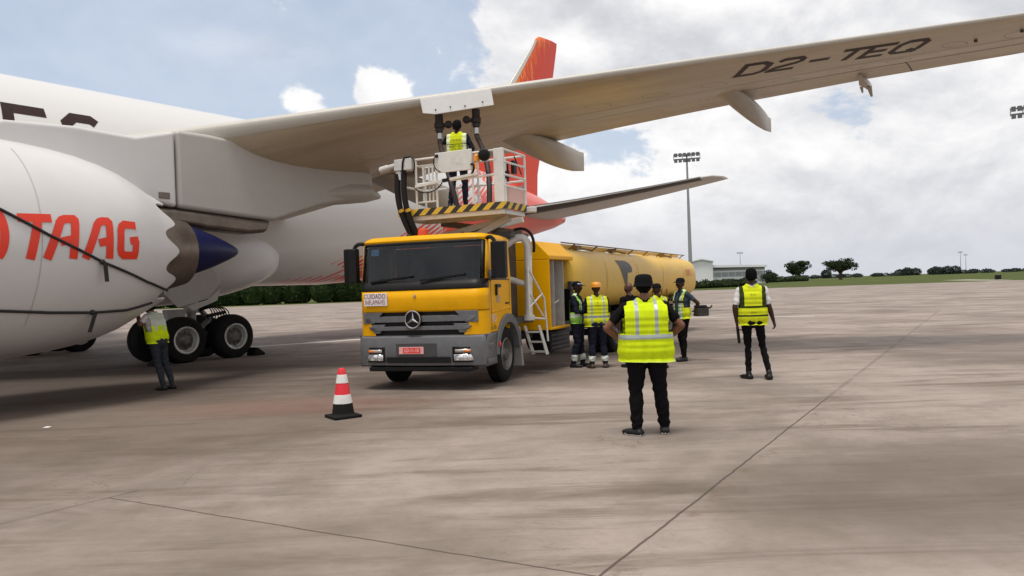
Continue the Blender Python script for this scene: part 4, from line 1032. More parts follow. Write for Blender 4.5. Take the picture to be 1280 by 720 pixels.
# hose manifold and hanging hoses on the platform's left end
m = MB(); m.box(-1.02, -.62, yf - .12, yf + .05, 3.98, 4.20); m.tube([(-1.02, yf - .04, 4.10), (-1.22, yf - .06, 4.06)], .055, 14); m.tube([(-1.18, yf - .06, 4.067), (-1.36, yf - .08, 4.03)], .07, 14); m.box(-1.0, -.88, yf - .1, yf, 3.80, 3.98)
m.build('hose_manifold', pm('light_steel', (.55, .54, .52), .35, .3, dirt=((.2, .17, .14), .4)), TR, bevel=.012)
for k, (x0, x1, r) in enumerate(((-.98, -.62, .055), (-.83, -.50, .055))):
    m = MB(); m.tube(bez((x0, yf - .06, 3.92), (x0 + .02, yf - .14, 3.5), (x0 + .06, yf - .2, 3.2), (x1 - .02, yf - .05, 2.62), 18), r, 12)
    for t in (.02, .55): pass
    h_ = m.build('platform_hose', rubber, TR)
    m = MB(); m.lathe([(-.03, r + .012), (.03, r + .012)], (x0 + .115 + k * .0, yf - .135, 3.21), (.35, .2, -1), 14); m.build('hose_clamp', pm('yellow_clamp', (.5, .3, .03), .5), h_)
m = MB(); m.tube(bez((-.72, yf - .06, 4.2), (-.78, yf - .15, 4.3), (-.86, yf - .15, 4.1), (-.80, yf - .1, 3.6), 12), .018, 8); m.tube(bez((-.80, yf - .02, 4.2), (-.6, yf - .12, 4.32), (-.5, yf - .1, 4.1), (-.62, yf - .08, 3.9), 12), .014, 8); m.tube([(-.86, yf - .02, 3.25), (-.80, yf - .08, 4.0)], .028, 8); m.build('control_hose', black, TR)
for ch in set(TR.children) - _before: ch.location.x -= .13
# big white pipe, its hose loop and the access ladder between cab and cabinet
m = MB(); m.tube(bez((.62, 2.05, 2.46), (.80, 2.12, 2.66), (1.05, 2.2, 2.74), (1.06, 2.22, 2.45), 12) + [(1.04, 2.24, 1.8), (1.02, 2.25, 1.08)], .075, 16); m.lathe([(-.05, .11), (.05, .11)], (1.02, 2.25, 1.1), (0, 0, 1), 16, cap=True); m.tube([(.55, 2.1, 1.9), (.95, 2.25, 1.75)], .06, 10)
m.build('delivery_pipe', white2, TR)
m = MB(); m.tube(bez((.50, 2.0, 2.52), (.85, 2.05, 2.95), (1.28, 2.2, 2.90), (1.18, 2.22, 2.35), 16), .028, 8); m.build('hose_loop', black, TR)
m = MB(); 
for x in (1.22,):
    m.tube([(x - .05, 1.95, 2.05), (x, 2.55, 1.45), (x + .02, 2.62, .62)], .020, 8); m.tube([(x - .05, 1.95, 2.05), (x - .05, 1.95, 1.15)], .018, 8); m.tube([(x - .05, 1.95, 1.3), (x, 2.45, 1.55)], .016, 8); m.tube([(x - .05, 1.95, 1.6), (x, 2.5, 1.1)], .016, 8); m.tube([(x, 2.05, 1.1), (x, 2.62, 1.05)], .018, 8)
m.build('ladder_handrail', white2, TR)
m = MB()
for x in (.92, 1.22): m.prism([(2.18, .95), (2.28, .95), (2.66, .36), (2.52, .36)], lambda y, z, k: (x + .02 * k, y, z))
for y, z in ((2.30, .82), (2.42, .62), (2.54, .42)): m.box(.94, 1.22, y - .06, y + .08, z - .015, z + .015)
m.build('access_step', white2, TR, smooth=0, bevel=.006)

# ------------------------------------------------------------ fuel hoses going up to the wing (their own things)
def TW_(x, y, z): return Vector((-1.594 + math.cos(PSI) * x + math.sin(PSI) * y, 13.048 - math.sin(PSI) * x + math.cos(PSI) * y, z))
def fuel_hose(label, top, bot, side, bend):
    r_ = thing('fuel_hose', label, 'hose', bot, 0, 'fuel hoses coupled to the wing'); r_.location = bot
    T = Vector(top) - Vector(bot)
    m = MB(); m.tube(bez((0, 0, 0), bend, T + Vector((0, -.02, -.62)), T + Vector((0, 0, -.42)), 16), .052, 12); m.build('hose', pm('dark_red_brown_hose', (.022, .012, .011), .6), r_)
    m = MB(); m.lathe([(-.43, .058), (-.30, .058)], T, (0, 0, 1), 16, cap=True); m.build('clamp', steel, r_)
    m = MB(); m.lathe([(-.30, .05), (-.28, .075), (-.20, .075), (-.19, .10), (-.10, .11), (-.06, .085), (.10, .085), (.12, .001)], T, (0, 0, 1), 20, cap=True)
    m.tube([T + Vector((0, 0, -.16)), T + Vector((side * .16, -.05, -.14))], .04, 10); m.ball(T + Vector((side * .20, -.06, -.13)), (.085, .05, .085), 14); m.bar(T + Vector((-.1, -.03, -.24)), T + Vector((.1, -.05, -.22)), .025)
    m.build('coupling', pm('dark_coupling', (.025, .018, .017), .45, .3), r_)
fuel_hose('dark fuel hose curving left of the platform worker up to the wing panel', AW(13.52, 31.82, 5.33), TW_(-.05, 1.50, 3.24), 1, (-.25, 0, 1.15))
fuel_hose('dark fuel hose rising straight to the wing panel on the right of the platform worker', AW(14.16, 32.28, 5.42), TW_(.42, 1.90, 3.24), -1, (.10, .1, 1.1))
# ================================================================== people
def fabric(name, col, **k): return pm(name, col, .85, var=.10, scale=7, bmp=.12, spec=.08, **k)
skin_d = pm('dark_brown_skin', (.042, .019, .011), .55, var=.12, scale=12, spec=.3)
skin_m = pm('brown_skin', (.17, .072, .038), .5, var=.10, scale=12, spec=.35)
blk = fabric('black_cloth', (.0065, .0058, .007)); navy = fabric('navy_cloth', (.016, .017, .030)); wht = fabric('white_cloth', (.62, .60, .60))
char = fabric('charcoal_denim', (.030, .034, .042)); blu = fabric('blue_cloth', (.02, .05, .16)); slate = fabric('slate_blue_cloth', (.05, .065, .095))
lime = fabric('lime_hi_vis_cloth', (.56, .70, .012)); lime2 = fabric('yellow_hi_vis_cloth', (.60, .66, .02)); lgreen = fabric('green_hi_vis_cloth', (.30, .62, .10))
refl = pm('silver_reflective_tape', (.36, .41, .40), .4, .15, var=.1, scale=10); refl_w = pm('white_reflective_tape', (.62, .68, .62), .45, var=.08)
vblack = fabric('black_tape', (.035, .045, .012)); shoe = pm('black_shoe_leather', (.009, .008, .008), .45, spec=.3); sole_w = pm('white_rubber_sole', (.62, .6, .58), .6); hairm = pm('black_hair', (.0035, .003, .003), .8, bmp=.4, scale=40, spec=.08)
boot_b = pm('brown_boot_leather', (.05, .028, .018), .6); hat_o = pm('orange_helmet_shell', (.72, .30, .03), .35)

def capsule(mb, p, q, r0, r1, n=14):
    p, q = Vector(p), Vector(q); d = q - p; L = d.length
    if L < 1e-5: mb.ball(p, r0, n); return
    d /= L; a = d.cross(Vector((0, 0, 1)) if abs(d.z) < .9 else Vector((1, 0, 0))).normalized(); b = d.cross(a); rings = []
    st = [(-r0 * math.cos(t), r0 * math.sin(t)) for t in (.12, .5, 1.0)] + [(0, r0)] + [(L * k, r0 + (r1 - r0) * k) for k in (.33, .66)] + [(L, r1)] + [(L + r1 * math.cos(t), r1 * math.sin(t)) for t in (1.0, .5, .12)]
    for h, r in st: rings.append([p + d * h + (a * math.cos(u) + b * math.sin(u)) * r for u in np.linspace(0, 2 * PI, n, endpoint=False)])
    mb.loft(rings)
def remesh(parts, voxel, smooth_it=3):
    mb = MB()
    for p, q, r0, r1, *_ in parts: capsule(mb, p, q, r0, r1)
    me = mb.mesh('tmp', [], smooth=0); o = bpy.data.objects.new('tmp', me); COL.objects.link(o)
    md = o.modifiers.new('r', 'REMESH'); md.mode = 'VOXEL'; md.voxel_size = voxel
    sm = o.modifiers.new('s', 'SMOOTH'); sm.factor = .5; sm.iterations = smooth_it
    dg = bpy.context.evaluated_depsgraph_get(); ev = o.evaluated_get(dg); out = bpy.data.meshes.new_from_object(ev)
    bpy.data.objects.remove(o); bpy.data.meshes.remove(me); out.materials.clear()
    return out
def centers(me):
    c = np.empty(len(me.polygons) * 3); me.polygons.foreach_get('center', c); return c.reshape(-1, 3)
def nearest(parts, C):
    best = np.full(len(C), 1e9); idx = np.zeros(len(C), int)
    for i, (p, q, r0, r1, *_) in enumerate(parts):
        p, q = np.array(p, float), np.array(q, float); d = q - p; L2 = max(d @ d, 1e-9)
        k = np.clip(((C - p) @ d) / L2, 0, 1); dist = np.linalg.norm(C - (p + k[:, None] * d), axis=1) - (r0 + (r1 - r0) * k)
        m = dist < best; best[m] = dist[m]; idx[m] = i
    return idx
def rotz(v, a): return (v[0] * math.cos(a) - v[1] * math.sin(a), v[0] * math.sin(a) + v[1] * math.cos(a), v[2])

POSE0 = dict(sho_w=.185, hip_w=.095, pelvis=(0, 0), lean=(0, 0), el=[(-.25, -.03, 1.16), (.25, -.03, 1.16)], wr=[(-.26, .04, .92), (.26, .04, .92)],
             kn=[(-.11, .02, .50), (.11, .02, .50)], an=[(-.12, -.02, .09), (.12, -.02, .09)], toe=[(-.05, 1), (.05, 1)], head=0, nod=0)
def person(label, loc, yaw, H=1.75, skin=None, shirt=blk, trousers=blk, shoes=shoe, sleeve=.55, girth=1.0, leg=1.0, bare_sole=False, cuffs=None, vest=None, hat=None, hair=False, tie=None, hand_curl=.5, group=None, **pose):
    """facing local +Y; yaw: heading clockwise from +Y. Heights below are for a 1.75 m figure."""
    P = dict(POSE0); P.update(pose); sk = skin or skin_d
    mats = [shirt, trousers, shoes, sk, hairm, sole_w, cuffs or trousers]
    SH, TRS, SHO, SKN, HAI, SOL, CUF = range(7)
    px_, py_ = P['pelvis']; lx, ly = P['lean']
    def tors(z):  # trunk axis
        k = max(0, (z - .95) / .5); return Vector((px_ + lx * k, py_ + ly * k, 0))
    def T(x, y, z): o = tors(z); return (x + o.x, y + o.y, z)
    g = girth; A = []
    ad = lambda p, q, a, b, m: A.append((tuple(p), tuple(q), a, b, m))
    # trunk
    ad(T(-.075 * g, -.01, .93), T(.075 * g, -.01, .93), .112 * g, .112 * g, TRS)
    ad(T(-.07, -.03, .90), T(.07, -.03, .90), .105 * g, .105 * g, TRS)
    ad(T(-.065 * g, .0, 1.06), T(.065 * g, .0, 1.06), .103 * g, .103 * g, SH)
    ad(T(-.075 * g, .0, 1.18), T(.075 * g, .0, 1.18), .108 * g, .108 * g, SH)
    ad(T(-.09 * g, .0, 1.30), T(.09 * g, .0, 1.30), .112 * g, .112 * g, SH)
    ad(T(-.13, -.01, 1.39), T(.13, -.01, 1.39), .075, .075, SH)
    ad(T(-.05, -.01, 1.45), T(.05, -.01, 1.45), .06, .06, SH)
    ad(T(0, -.012, 1.44), T(0, .01, 1.53), .058, .052, SKN)
    # head
    hc = Vector(T(0, .02, 1.635)); ha = P['head']; nod = P['nod']
    def Hd(x, y, z):
        v = rotz((x, y * math.cos(nod) - z * math.sin(nod) * 0, z + y * math.sin(nod)), ha); return (hc.x + v[0], hc.y + v[1], hc.z + v[2])
    ad(Hd(0, -.022, .035), Hd(0, .012, .03), .083, .078, HAI if hair else SKN)
    ad(Hd(-.012, -.02, .0), Hd(.012, -.02, .0), .072, .072, HAI if hair else SKN)
    ad(Hd(0, .022, .015), Hd(0, .028, -.03), .070, .060, SKN)
    ad(Hd(0, .045, -.075), Hd(0, .03, -.05), .034, .048, SKN)       # jaw and chin
    ad(Hd(0, .085, .018), Hd(0, .103, -.018), .011, .017, SKN)      # nose
    ad(Hd(-.034, .078, .030), Hd(.034, .078, .030), .014, .014, SKN)  # brow
    ad(Hd(-.02, .082, -.050), Hd(.02, .082, -.050), .012, .012, SKN)  # lips
    for sg in (-1, 1):
        ad(Hd(sg * .078, -.004, .022), Hd(sg * .076, .006, -.018), .016, .012, SKN)   # ear
        ad(Hd(sg * .040, .066, -.018), Hd(sg * .034, .072, -.02), .022, .02, SKN)    # cheek
    hands = []
    for i, sg in enumerate((-1, 1)):
        s0 = Vector(T(sg * P['sho_w'], -.01, 1.415)); e = Vector(P['el'][i]); w = Vector(P['wr'][i])
        ad(T(sg * .14, -.01, 1.41), s0, .066, .062, SH)
        k = sleeve
        if k >= 1: ad(s0, e, .060, .048, SH); 
        else: c = s0.lerp(e, k); ad(s0, c, .060, .056, SH); ad(c, e, .047, .041, SKN)
        if k >= 2: c = e.lerp(w, .92); ad(e, c, .046, .036, SH); ad(c, w, .027, .026, SKN)
        else: ad(e, e.lerp(w, .3), .042, .043, SKN); ad(e.lerp(w, .3), w, .043, .027, SKN)
        # hand: palm, four fingers, thumb
        d = (w - e).normalized(); pn = Vector(P.get('palm', [(sg * -1, 0, 0)] * 2)[i] if 'palm' in P else (sg * -1, .15, 0)); pn = (pn - d * pn.dot(d)).normalized(); side = d.cross(pn).normalized()
        if side.y * 1 + side.x * .01 < 0: side = -side         # thumb side forward
        pc = w + d * .045
        for o in (-.026, -.009, .009, .026): ad(w + side * o * .7, w + d * .085 + side * o, .016, .014, SKN)
        for o, L in ((-.030, .062), (-.011, .074), (.010, .078), (.030, .070)):
            cu = hand_curl; k0 = w + d * .088 + side * o; k1 = k0 + (d * math.cos(cu * .6) + pn * math.sin(cu * .6)) * L * .5; k2 = k1 + (d * math.cos(cu * 1.7) + pn * math.sin(cu * 1.7)) * L * .5
            ad(k0, k1, .0105, .0095, SKN); ad(k1, k2, .0095, .008, SKN)
        t0 = w + d * .025 + side * .03; t1 = t0 + (d * .6 + side * .7 + pn * .3).normalized() * .04; t2 = t1 + (d * .9 + side * .2 + pn * .4).normalized() * .032
        ad(t0, t1, .0125, .011, SKN); ad(t1, t2, .011, .009, SKN); hands.append(w + d * .1)
        # leg
        hp = Vector((px_ + sg * P['hip_w'], py_ - .005, .90)); kn = Vector(P['kn'][i]); an = Vector(P['an'][i])
        ad(hp, hp.lerp(kn, .5), .098 * leg, .080 * leg, TRS); ad(hp.lerp(kn, .5), kn, .080 * leg, .062 * leg, TRS)
        ck = kn.lerp(an, .35) + Vector((0, -.012, 0)); hem = kn.lerp(an, .93)
        ad(kn, ck, .060 * leg, .062 * leg, TRS); ad(ck, hem, .062 * leg, .050 * leg, TRS)
        if cuffs: a_ = kn.lerp(an, .66); b_ = kn.lerp(an, .78); ad(a_, b_, .0625 * leg, .061 * leg, CUF)
        tx, ty = P['toe'][i]; tl = math.hypot(tx, ty); td = Vector((tx / tl, ty / tl, 0)); nz_ = Vector((-td.y, td.x, 0)); z0 = an.z - .09
        heel = Vector((an.x, an.y, z0)) - td * .045
        ad(an + Vector((0, 0, .02)), heel + Vector((0, 0, .045)) + td * .02, .045, .043, SHO)
        for o in (-.018, .018): ad(heel + Vector((0, 0, .038)) + nz_ * o, heel + td * .13 + Vector((0, 0, .040)) + nz_ * o * 1.3, .034, .036, SHO); ad(heel + td * .13 + Vector((0, 0, .038)) + nz_ * o * 1.3, heel + td * .21 + Vector((0, 0, .030)) + nz_ * o * .9, .036, .027, SHO)
        for o in (-.036, .0, .036): ad(heel + Vector((0, 0, .012)) + nz_ * o * .8 - td * .012, heel + td * (.215 if o == 0 else .175) + Vector((0, 0, .012)) + nz_ * o, .0150, .0150, SOL if bare_sole else SHO)
    me = remesh(A, .0095, 3)
    for m in mats: me.materials.append(m)
    nv = len(me.vertices); co_ = np.empty(nv * 3); me.vertices.foreach_get('co', co_); co_ = co_.reshape(-1, 3); no_ = np.empty(nv * 3); me.vertices.foreach_get('normal', no_); no_ = no_.reshape(-1, 3)
    x_, y_, z_ = co_.T; sd_ = loc[0] * 3.1 + loc[1]; kneez = np.exp(-((z_ - .52) / .14) ** 2) + np.exp(-((z_ - .16) / .10) ** 2) * 1.3 + np.exp(-((z_ - .88) / .12) ** 2) * .7 + np.exp(-((z_ - 1.18) / .15) ** 2) * .8
    fold = np.sin(z_ * 62 + np.sin(x_ * 23 + y_ * 17 + sd_) * 2.2 + sd_) * .6 + np.sin(z_ * 31 - x_ * 40 + y_ * 26 + sd_ * 2) * .7 + np.sin(x_ * 55 + z_ * 12 + sd_) * .3
    av_ = nearest(A, co_); cl_ = np.isin(np.array([a[4] for a in A])[av_], (SH, TRS, CUF)) & (z_ > .12)
    co_ += no_ * (fold * (.0022 + .0052 * np.clip(kneez, 0, 1.2)) * cl_)[:, None]; me.vertices.foreach_set('co', co_.ravel())
    idx = nearest(A, centers(me)); mi = np.array([a[4] for a in A])[idx]
    me.polygons.foreach_set('material_index', mi.astype(np.int32)); me.polygons.foreach_set('use_smooth', [True] * len(me.polygons))
    ro = thing('person', label, 'person', loc, -yaw, group); sc = H / 1.75; ro.scale = (sc, sc, sc)
    bo = bpy.data.objects.new('body', me); COL.objects.link(bo); bo.parent = ro
    def child(name, mesh_or_mb, mt, **k):
        if isinstance(mesh_or_mb, MB): return mesh_or_mb.build(name, mt, ro, **k)
        o = bpy.data.objects.new(name, mesh_or_mb); COL.objects.link(o); o.parent = ro; return o
    # eyes
    for sg in (-1, 1):
        m = MB(); m.ball(Hd(sg * .030, .079, .008), (.012, .010, .008), 10); m.ball(Hd(sg * .030, .0865, .008), (.0055, .004, .0055), 8, 1)
        child('eye', m, [pm('eye_white', (.55, .5, .46), .3), pm('eye_dark', (.01, .006, .004), .2)])
    # vest
    if vest:
        v = dict(zb=.86, flare=.0, w=.0, dep=.0, top=1.0); v.update(vest); f = v['flare']; B = []; w_ = v['w']; dp = v['dep']; zb = v['zb']
        vb = lambda p, q, a, b_: B.append((p, q, a, b_))
        vb(T(-.09 * g - w_ - f, .0, zb - .06), T(.09 * g + w_ + f, 0, zb - .06), .128 * g + dp + f * .35, .128 * g + dp + f * .35)
        vb(T(-.09 * g - w_ - f * .6, .0, zb + .12), T(.09 * g + w_ + f * .6, 0, zb + .12), .126 * g + dp, .126 * g + dp)
        vb(T(-.09 * g - w_, .0, 1.16), T(.09 * g + w_, 0, 1.16), .124 * g + dp, .124 * g + dp)
        for zq in (1.0, 1.08, 1.23): vb(T(-.09 * g - w_ - f * .2, .0, zq), T(.09 * g + w_ + f * .2, 0, zq), .125 * g + dp, .125 * g + dp)
        vb(T(-.10 * g - w_, .0, 1.30), T(.10 * g + w_, 0, 1.30), .124 * g + dp, .124 * g + dp)
        vb(T(-.13 - w_ * .5, -.01, 1.395), T(.13 + w_ * .5, -.01, 1.395), .088, .088); vb(T(-.165, -.01, 1.41), T(.165, -.01, 1.41), .076, .076); vb(T(-.05, -.01, 1.455), T(.05, -.01, 1.455), .075, .075)
        vm = remesh(B, .010, 4); C = centers(vm); Cl = C - np.array([list(tors(z)) for z in C[:, 2]])
        x, y, z = Cl[:, 0], Cl[:, 1], Cl[:, 2]
        ax_ = v.get('arm', .19)
        hemz = zb + v.get('hemslope', 0) * x
        kill = (z < hemz) | ((np.hypot(x, y + .005) < .080) & (z > 1.46)) | ((np.abs(x) > ax_ - np.clip((z - 1.28) * .0, 0, .05)) & (z > 1.13) & (z < 1.52) & (np.abs(x) > .17)) | ((y > .03) & (np.abs(x) < v.get('open', .008) + np.clip(z - 1.22, 0, .3) * .35))
        mi = v['paint'](x, y, z).astype(np.int32)
        bm = bmesh.new(); bm.from_mesh(vm); bm.faces.ensure_lookup_table()
        for fc, k in zip(bm.faces, mi): fc.material_index = int(k); fc.smooth = True
        bmesh.ops.delete(bm, geom=[fc for fc, kk, cz_ in zip(bm.faces, kill, hemz) if kk and not (cz_ - .03 < fc.calc_center_median().z < cz_ + .01)], context='FACES')
        ho_ = tors(zb)
        bmesh.ops.bisect_plane(bm, geom=bm.verts[:] + bm.edges[:] + bm.faces[:], plane_co=(ho_.x, ho_.y, zb), plane_no=(-v.get('hemslope', 0), 0, 1), clear_inner=True)
        bm.verts.ensure_lookup_table()
        for vt in bm.verts:      # soft folds in the cloth
            q = vt.co; a_ = math.atan2(q.y, q.x); amp = .009 * max(0, min(1, (1.22 - q.z) / .34)) + .002
            vt.co += vt.normal * amp * (math.sin(a_ * 6 + q.z * 2.5 + loc[0] * 5) * .6 + math.sin(a_ * 11 - q.z * 4 + loc[1]) * .4)
        bm.to_mesh(vm); bm.free()
        for m in v['mats']: vm.materials.append(m)
        vo = child('vest', vm, None)
        if v.get('text'):
            vo_m = MB()
            depth = .124 * g + dp + .010
            for txt, size, z0, sx in v['text']: put_text(vo_m, txt, size, lambda a, b_: (-a + tors(z0).x, -depth - .012 + tors(z0).y + abs(a) * .03 + max(0, z0 + b_ - 1.33) * .55, z0 + b_), sx)
            o = vo_m.build('lettering', v.get('ink', vblack), vo, smooth=0)
    if tie:
        m = MB(); m.loft([[(tors(z).x + a, .128 * g + tors(z).y + .012 - max(0, z - 1.3) * .35, z) for a in (-.045, 0, .045)] for z in (.94, 1.1, 1.3, 1.44)], closed=False); child('shirt_front', m, tie, solid=.01)
    def crown(rings): return [[Hd(*q) for q in r] for r in rings]
    if hat == 'bucket':
        m = MB(); rings = []
        for z, a, b in ((.000, .112, .126), (.006, .115, .129), (.030, .104, .118), (.055, .100, .114), (.10, .094, .108), (.126, .078, .090), (.137, .045, .055), (.140, .005, .005)): rings.append([(a * math.cos(u), -.005 + b * math.sin(u), z) for u in np.linspace(0, 2 * PI, 32, endpoint=False)])
        m.loft(crown(rings)); child('bucket_hat', m, fabric('black_hat_cloth', (.008, .008, .009)))
    if hat in ('cap', 'helmet'):
        m = MB(); rings = []; e = .0 if hat == 'cap' else .020
        for z, k in ((.030, 1.0), (.065, 1.0), (.095, .90), (.118, .66), (.128, .32), (.130, .03)): rings.append([((.090 + e) * k * math.cos(u), -.010 + (.104 + e) * k * math.sin(u), z + e * .6) for u in np.linspace(0, 2 * PI, 28, endpoint=False)])
        m.loft(crown(rings))
        if hat == 'cap': rings = [[(.080 * math.cos(u), .06 + q * .0 + (.028 + .10 * q) * math.sin(u), .040 - .012 * q + dz) for u in np.linspace(0, PI, 15)] for q, dz in ((0, 0), (1, 0), (1, .006), (0, .010))]; m.loft([[Hd(*p) for p in r] for r in rings], closed=False)
        else: m.loft(crown([[(a * math.cos(u), -.005 + b * math.sin(u), z) for u in np.linspace(0, 2 * PI, 28, endpoint=False)] for z, a, b in ((.034, .11, .12), (.030, .128, .142), (.036, .128, .142), (.045, .108, .12))]))
        ho = child('cap' if hat == 'cap' else 'hard_hat', m, fabric('black_cap_cloth', (.010, .010, .012)) if hat == 'cap' else hat_o, smooth=50)
        if P.get('goggles'):
            m = MB(); m.loft(crown([[(.100 * math.cos(u), -.008 + .114 * math.sin(u), z) for u in np.linspace(.5, PI - .5, 16)] for z in (.05, .085)]), closed=False); child('goggles', m, pm('pale_lens', (.30, .33, .45), .15, .3), solid=.012)
    if hair and not hat:
        m = MB(); rings = []
        for z, k, yo in ((-.045, .86, -.035), (-.01, .96, -.025), (.04, 1.0, -.018), (.08, .93, -.015), (.11, .72, -.012), (.127, .4, -.01), (.131, .03, -.01)): rings.append([(.090 * k * math.cos(u), yo + .100 * k * math.sin(u) * (1 if math.sin(u) < 0 else (.35 if z < .0 else (.55 if z < .06 else 1))), z) for u in np.linspace(0, 2 * PI, 28, endpoint=False)])
        m.loft(crown(rings)); child('hair', m, hairm, smooth=60)
    ro['_hands'] = 0; del ro['_hands']
    return ro, hands, sc
def L2W(ro_loc, yaw, sc, p): v = rotz((p[0] * sc, p[1] * sc, p[2] * sc), -yaw); return Vector((ro_loc[0] + v[0], ro_loc[1] + v[1], ro_loc[2] + v[2]))

# vest markings: material index per face from position (x right, y front, z)
def band(v, c, w): return np.abs(v - c) < w / 2
def p_c(x, y, z):      # two verticals and one band, silver
    k = np.zeros(len(x)); k[band(np.abs(x) - .015 * (z - 1.2), .105, .042) & (z > 1.10)] = 1; k[band(z, 1.09, .05)] = 1; k[z < .828] = 2; return k
def p_b(x, y, z):
    k = np.zeros(len(x)); k[band(np.abs(x), .125, .045)] = 1; k[band(z, 1.06, .05)] = 1; return k
def p_e(x, y, z):
    k = np.zeros(len(x)); k[band(z, 1.15, .032)] = 1; k[band(z, 1.01, .032)] = 1; k[(np.abs(x) - (z - 1.13) * .03 > .132) & (z > 1.14)] = 1; return k
def p_d(x, y, z):
    k = np.zeros(len(x)); k[band(np.abs(x), .12, .05)] = 1; k[band(z, 1.20, .06) | band(z, 1.02, .07)] = 1; k[(np.abs(x) > .17)] = 2; k[band(z, 1.25, .05) & (y > 0)] = 3; return k
def p_p(x, y, z):
    k = np.zeros(len(x)); k[np.abs(x) > .125] = 1; k[band(z, 1.255, .012)] = 2; return k
def p_l(x, y, z):
    k = np.zeros(len(x)); k[(z > 1.24)] = 1; k[band(np.abs(x), .10, .06) & (z > 1.15)] = 1; return k
def p_a(x, y, z):
    k = np.zeros(len(x)); k[band(z, 1.06, .06)] = 1; k[band(np.abs(x), .11, .04)] = 1; return k

# C: large figure in front, back to us, hands on hips
person('person in black bucket hat and lime vest, hands on hips, nearest to the viewer', (1.46, 8.42, 0), R(3), H=1.76, skin=skin_m, girth=1.14, leg=1.26, sleeve=.62, bare_sole=True, hat='bucket', hair=True,
       el=[(-.425, -.03, 1.19), (.385, -.06, 1.20)], wr=[(-.20, .10, 1.0), (.20, .10, 1.0)], sho_w=.215, palm=[(1, 0, -.3), (-1, 0, -.3)],
       kn=[(-.125, .01, .50), (.14, .02, .50)], an=[(-.13, -.02, .09), (.185, .06, .09)], toe=[(-.85, .75), (.10, 1)], hip_w=.10, head=R(-6),
       vest=dict(zb=.815, flare=.012, w=.022, dep=.036, arm=.232, hemslope=-.03, paint=p_c, mats=[lime, refl, fabric('pale_lime_binding', (.66, .78, .12))]))
# B: orange helmet
person('person in orange hard hat and yellow vest seen from behind beside the tanker', (1.70, 15.40, 0), R(-4), H=1.72, trousers=navy, shirt=navy, sleeve=2, cuffs=refl_w, shoes=boot_b, girth=1.12, leg=1.18, hat='helmet',
       el=[(-.27, .05, 1.16), (.26, .04, 1.16)], wr=[(-.20, .26, 1.08), (.22, .2, 1.02)], an=[(-.14, -.02, .09), (.14, -.02, .09)], toe=[(-.35, 1), (.45, 1)],
       vest=dict(zb=.86, w=.035, dep=.005, arm=.215, paint=p_b, mats=[lime2, refl], text=[('SECURITY', .032, 1.285, 1.1), ('I', .05, 1.345, 2.2)]))
# A: beside the cabinet, facing the helmet wearer
person('person in dark cap and goggles facing the orange-helmeted worker by the open cabinet', (1.33, 15.72, 0), R(112), H=1.76, trousers=navy, shirt=navy, sleeve=2, cuffs=refl_w, shoes=shoe, girth=1.05, leg=1.15, hat='cap', goggles=True, head=R(-8),
       el=[(-.25, .08, 1.15), (.25, .06, 1.15)], wr=[(-.06, .28, 1.13), (.08, .30, 1.10)], an=[(-.12, .05, .09), (.12, -.08, .09)],
       vest=dict(zb=.90, w=.02, open=.06, paint=p_a, mats=[lgreen, refl_w]))
# F1, F2: half hidden behind the big figure
person('bare-headed person mostly hidden behind the hands-on-hips figure', (2.36, 15.35, 0), R(-30), H=1.70, shirt=blk, trousers=navy, sleeve=.6, skin=pm('mid_brown_skin', (.10, .042, .03), .5), hair=False)
person('person in dark cap and lime vest mostly hidden behind the hands-on-hips figure', (2.84, 14.9, 0), R(-20), H=1.66, shirt=blk, trousers=navy, sleeve=.6, hat='cap',
       vest=dict(zb=.88, w=.02, paint=p_b, mats=[lime2, refl]))
# D: profile to the left
DL = (3.60, 16.2, 0); DY = R(-112)
rD, hD, sD = person('person in black cap with open white and lime vest standing in profile facing left', DL, DY, H=1.76, shirt=slate, trousers=blk, sleeve=.5, hat='cap', tie=slate, head=R(12),
       el=[(-.27, -.22, 1.22), (.25, .02, 1.16)], wr=[(-.24, -.20, 1.09), (.18, .22, 1.02)], kn=[(-.11, .05, .50), (.11, -.02, .50)], an=[(-.11, .06, .09), (.12, -.10, .09)], girth=.98,
       palm=[(1, -.3, 0), (-1, 0, 0)], vest=dict(zb=.90, w=.02, flare=.03, open=.055, paint=p_d, mats=[lgreen, refl_w, lime2, vblack]))
# E: right, walking away, white sleeves
EL = (4.05, 12.86, 0); EY = R(8)
rE, hE, sE = person('slim person walking away in a black-edged yellow vest over a white short-sleeved shirt', EL, EY, H=1.86, shirt=wht, trousers=blk, sleeve=.75, hair=True, girth=.92, leg=.86, head=R(8), sho_w=.19,
       el=[(-.275, -.05, 1.15), (.255, -.02, 1.15)], wr=[(-.245, -.0, .90), (.33, .05, .91)], kn=[(-.075, .07, .50), (.15, .05, .50)], an=[(-.09, .0, .09), (.20, -.14, .10)], toe=[(-.55, 1), (.0, 1)], hand_curl=.8, palm=[(1, .2, 0), (-1, .5, .2)],
       vest=dict(zb=.86, w=.02, dep=.022, flare=.006, arm=.20, paint=p_e, mats=[lime2, vblack], text=[('V.I.P', .045, 1.34, 1.1), ('SAFETY', .03, 1.06, 1.0), ('IIII', .03, .915, 1.0)]))
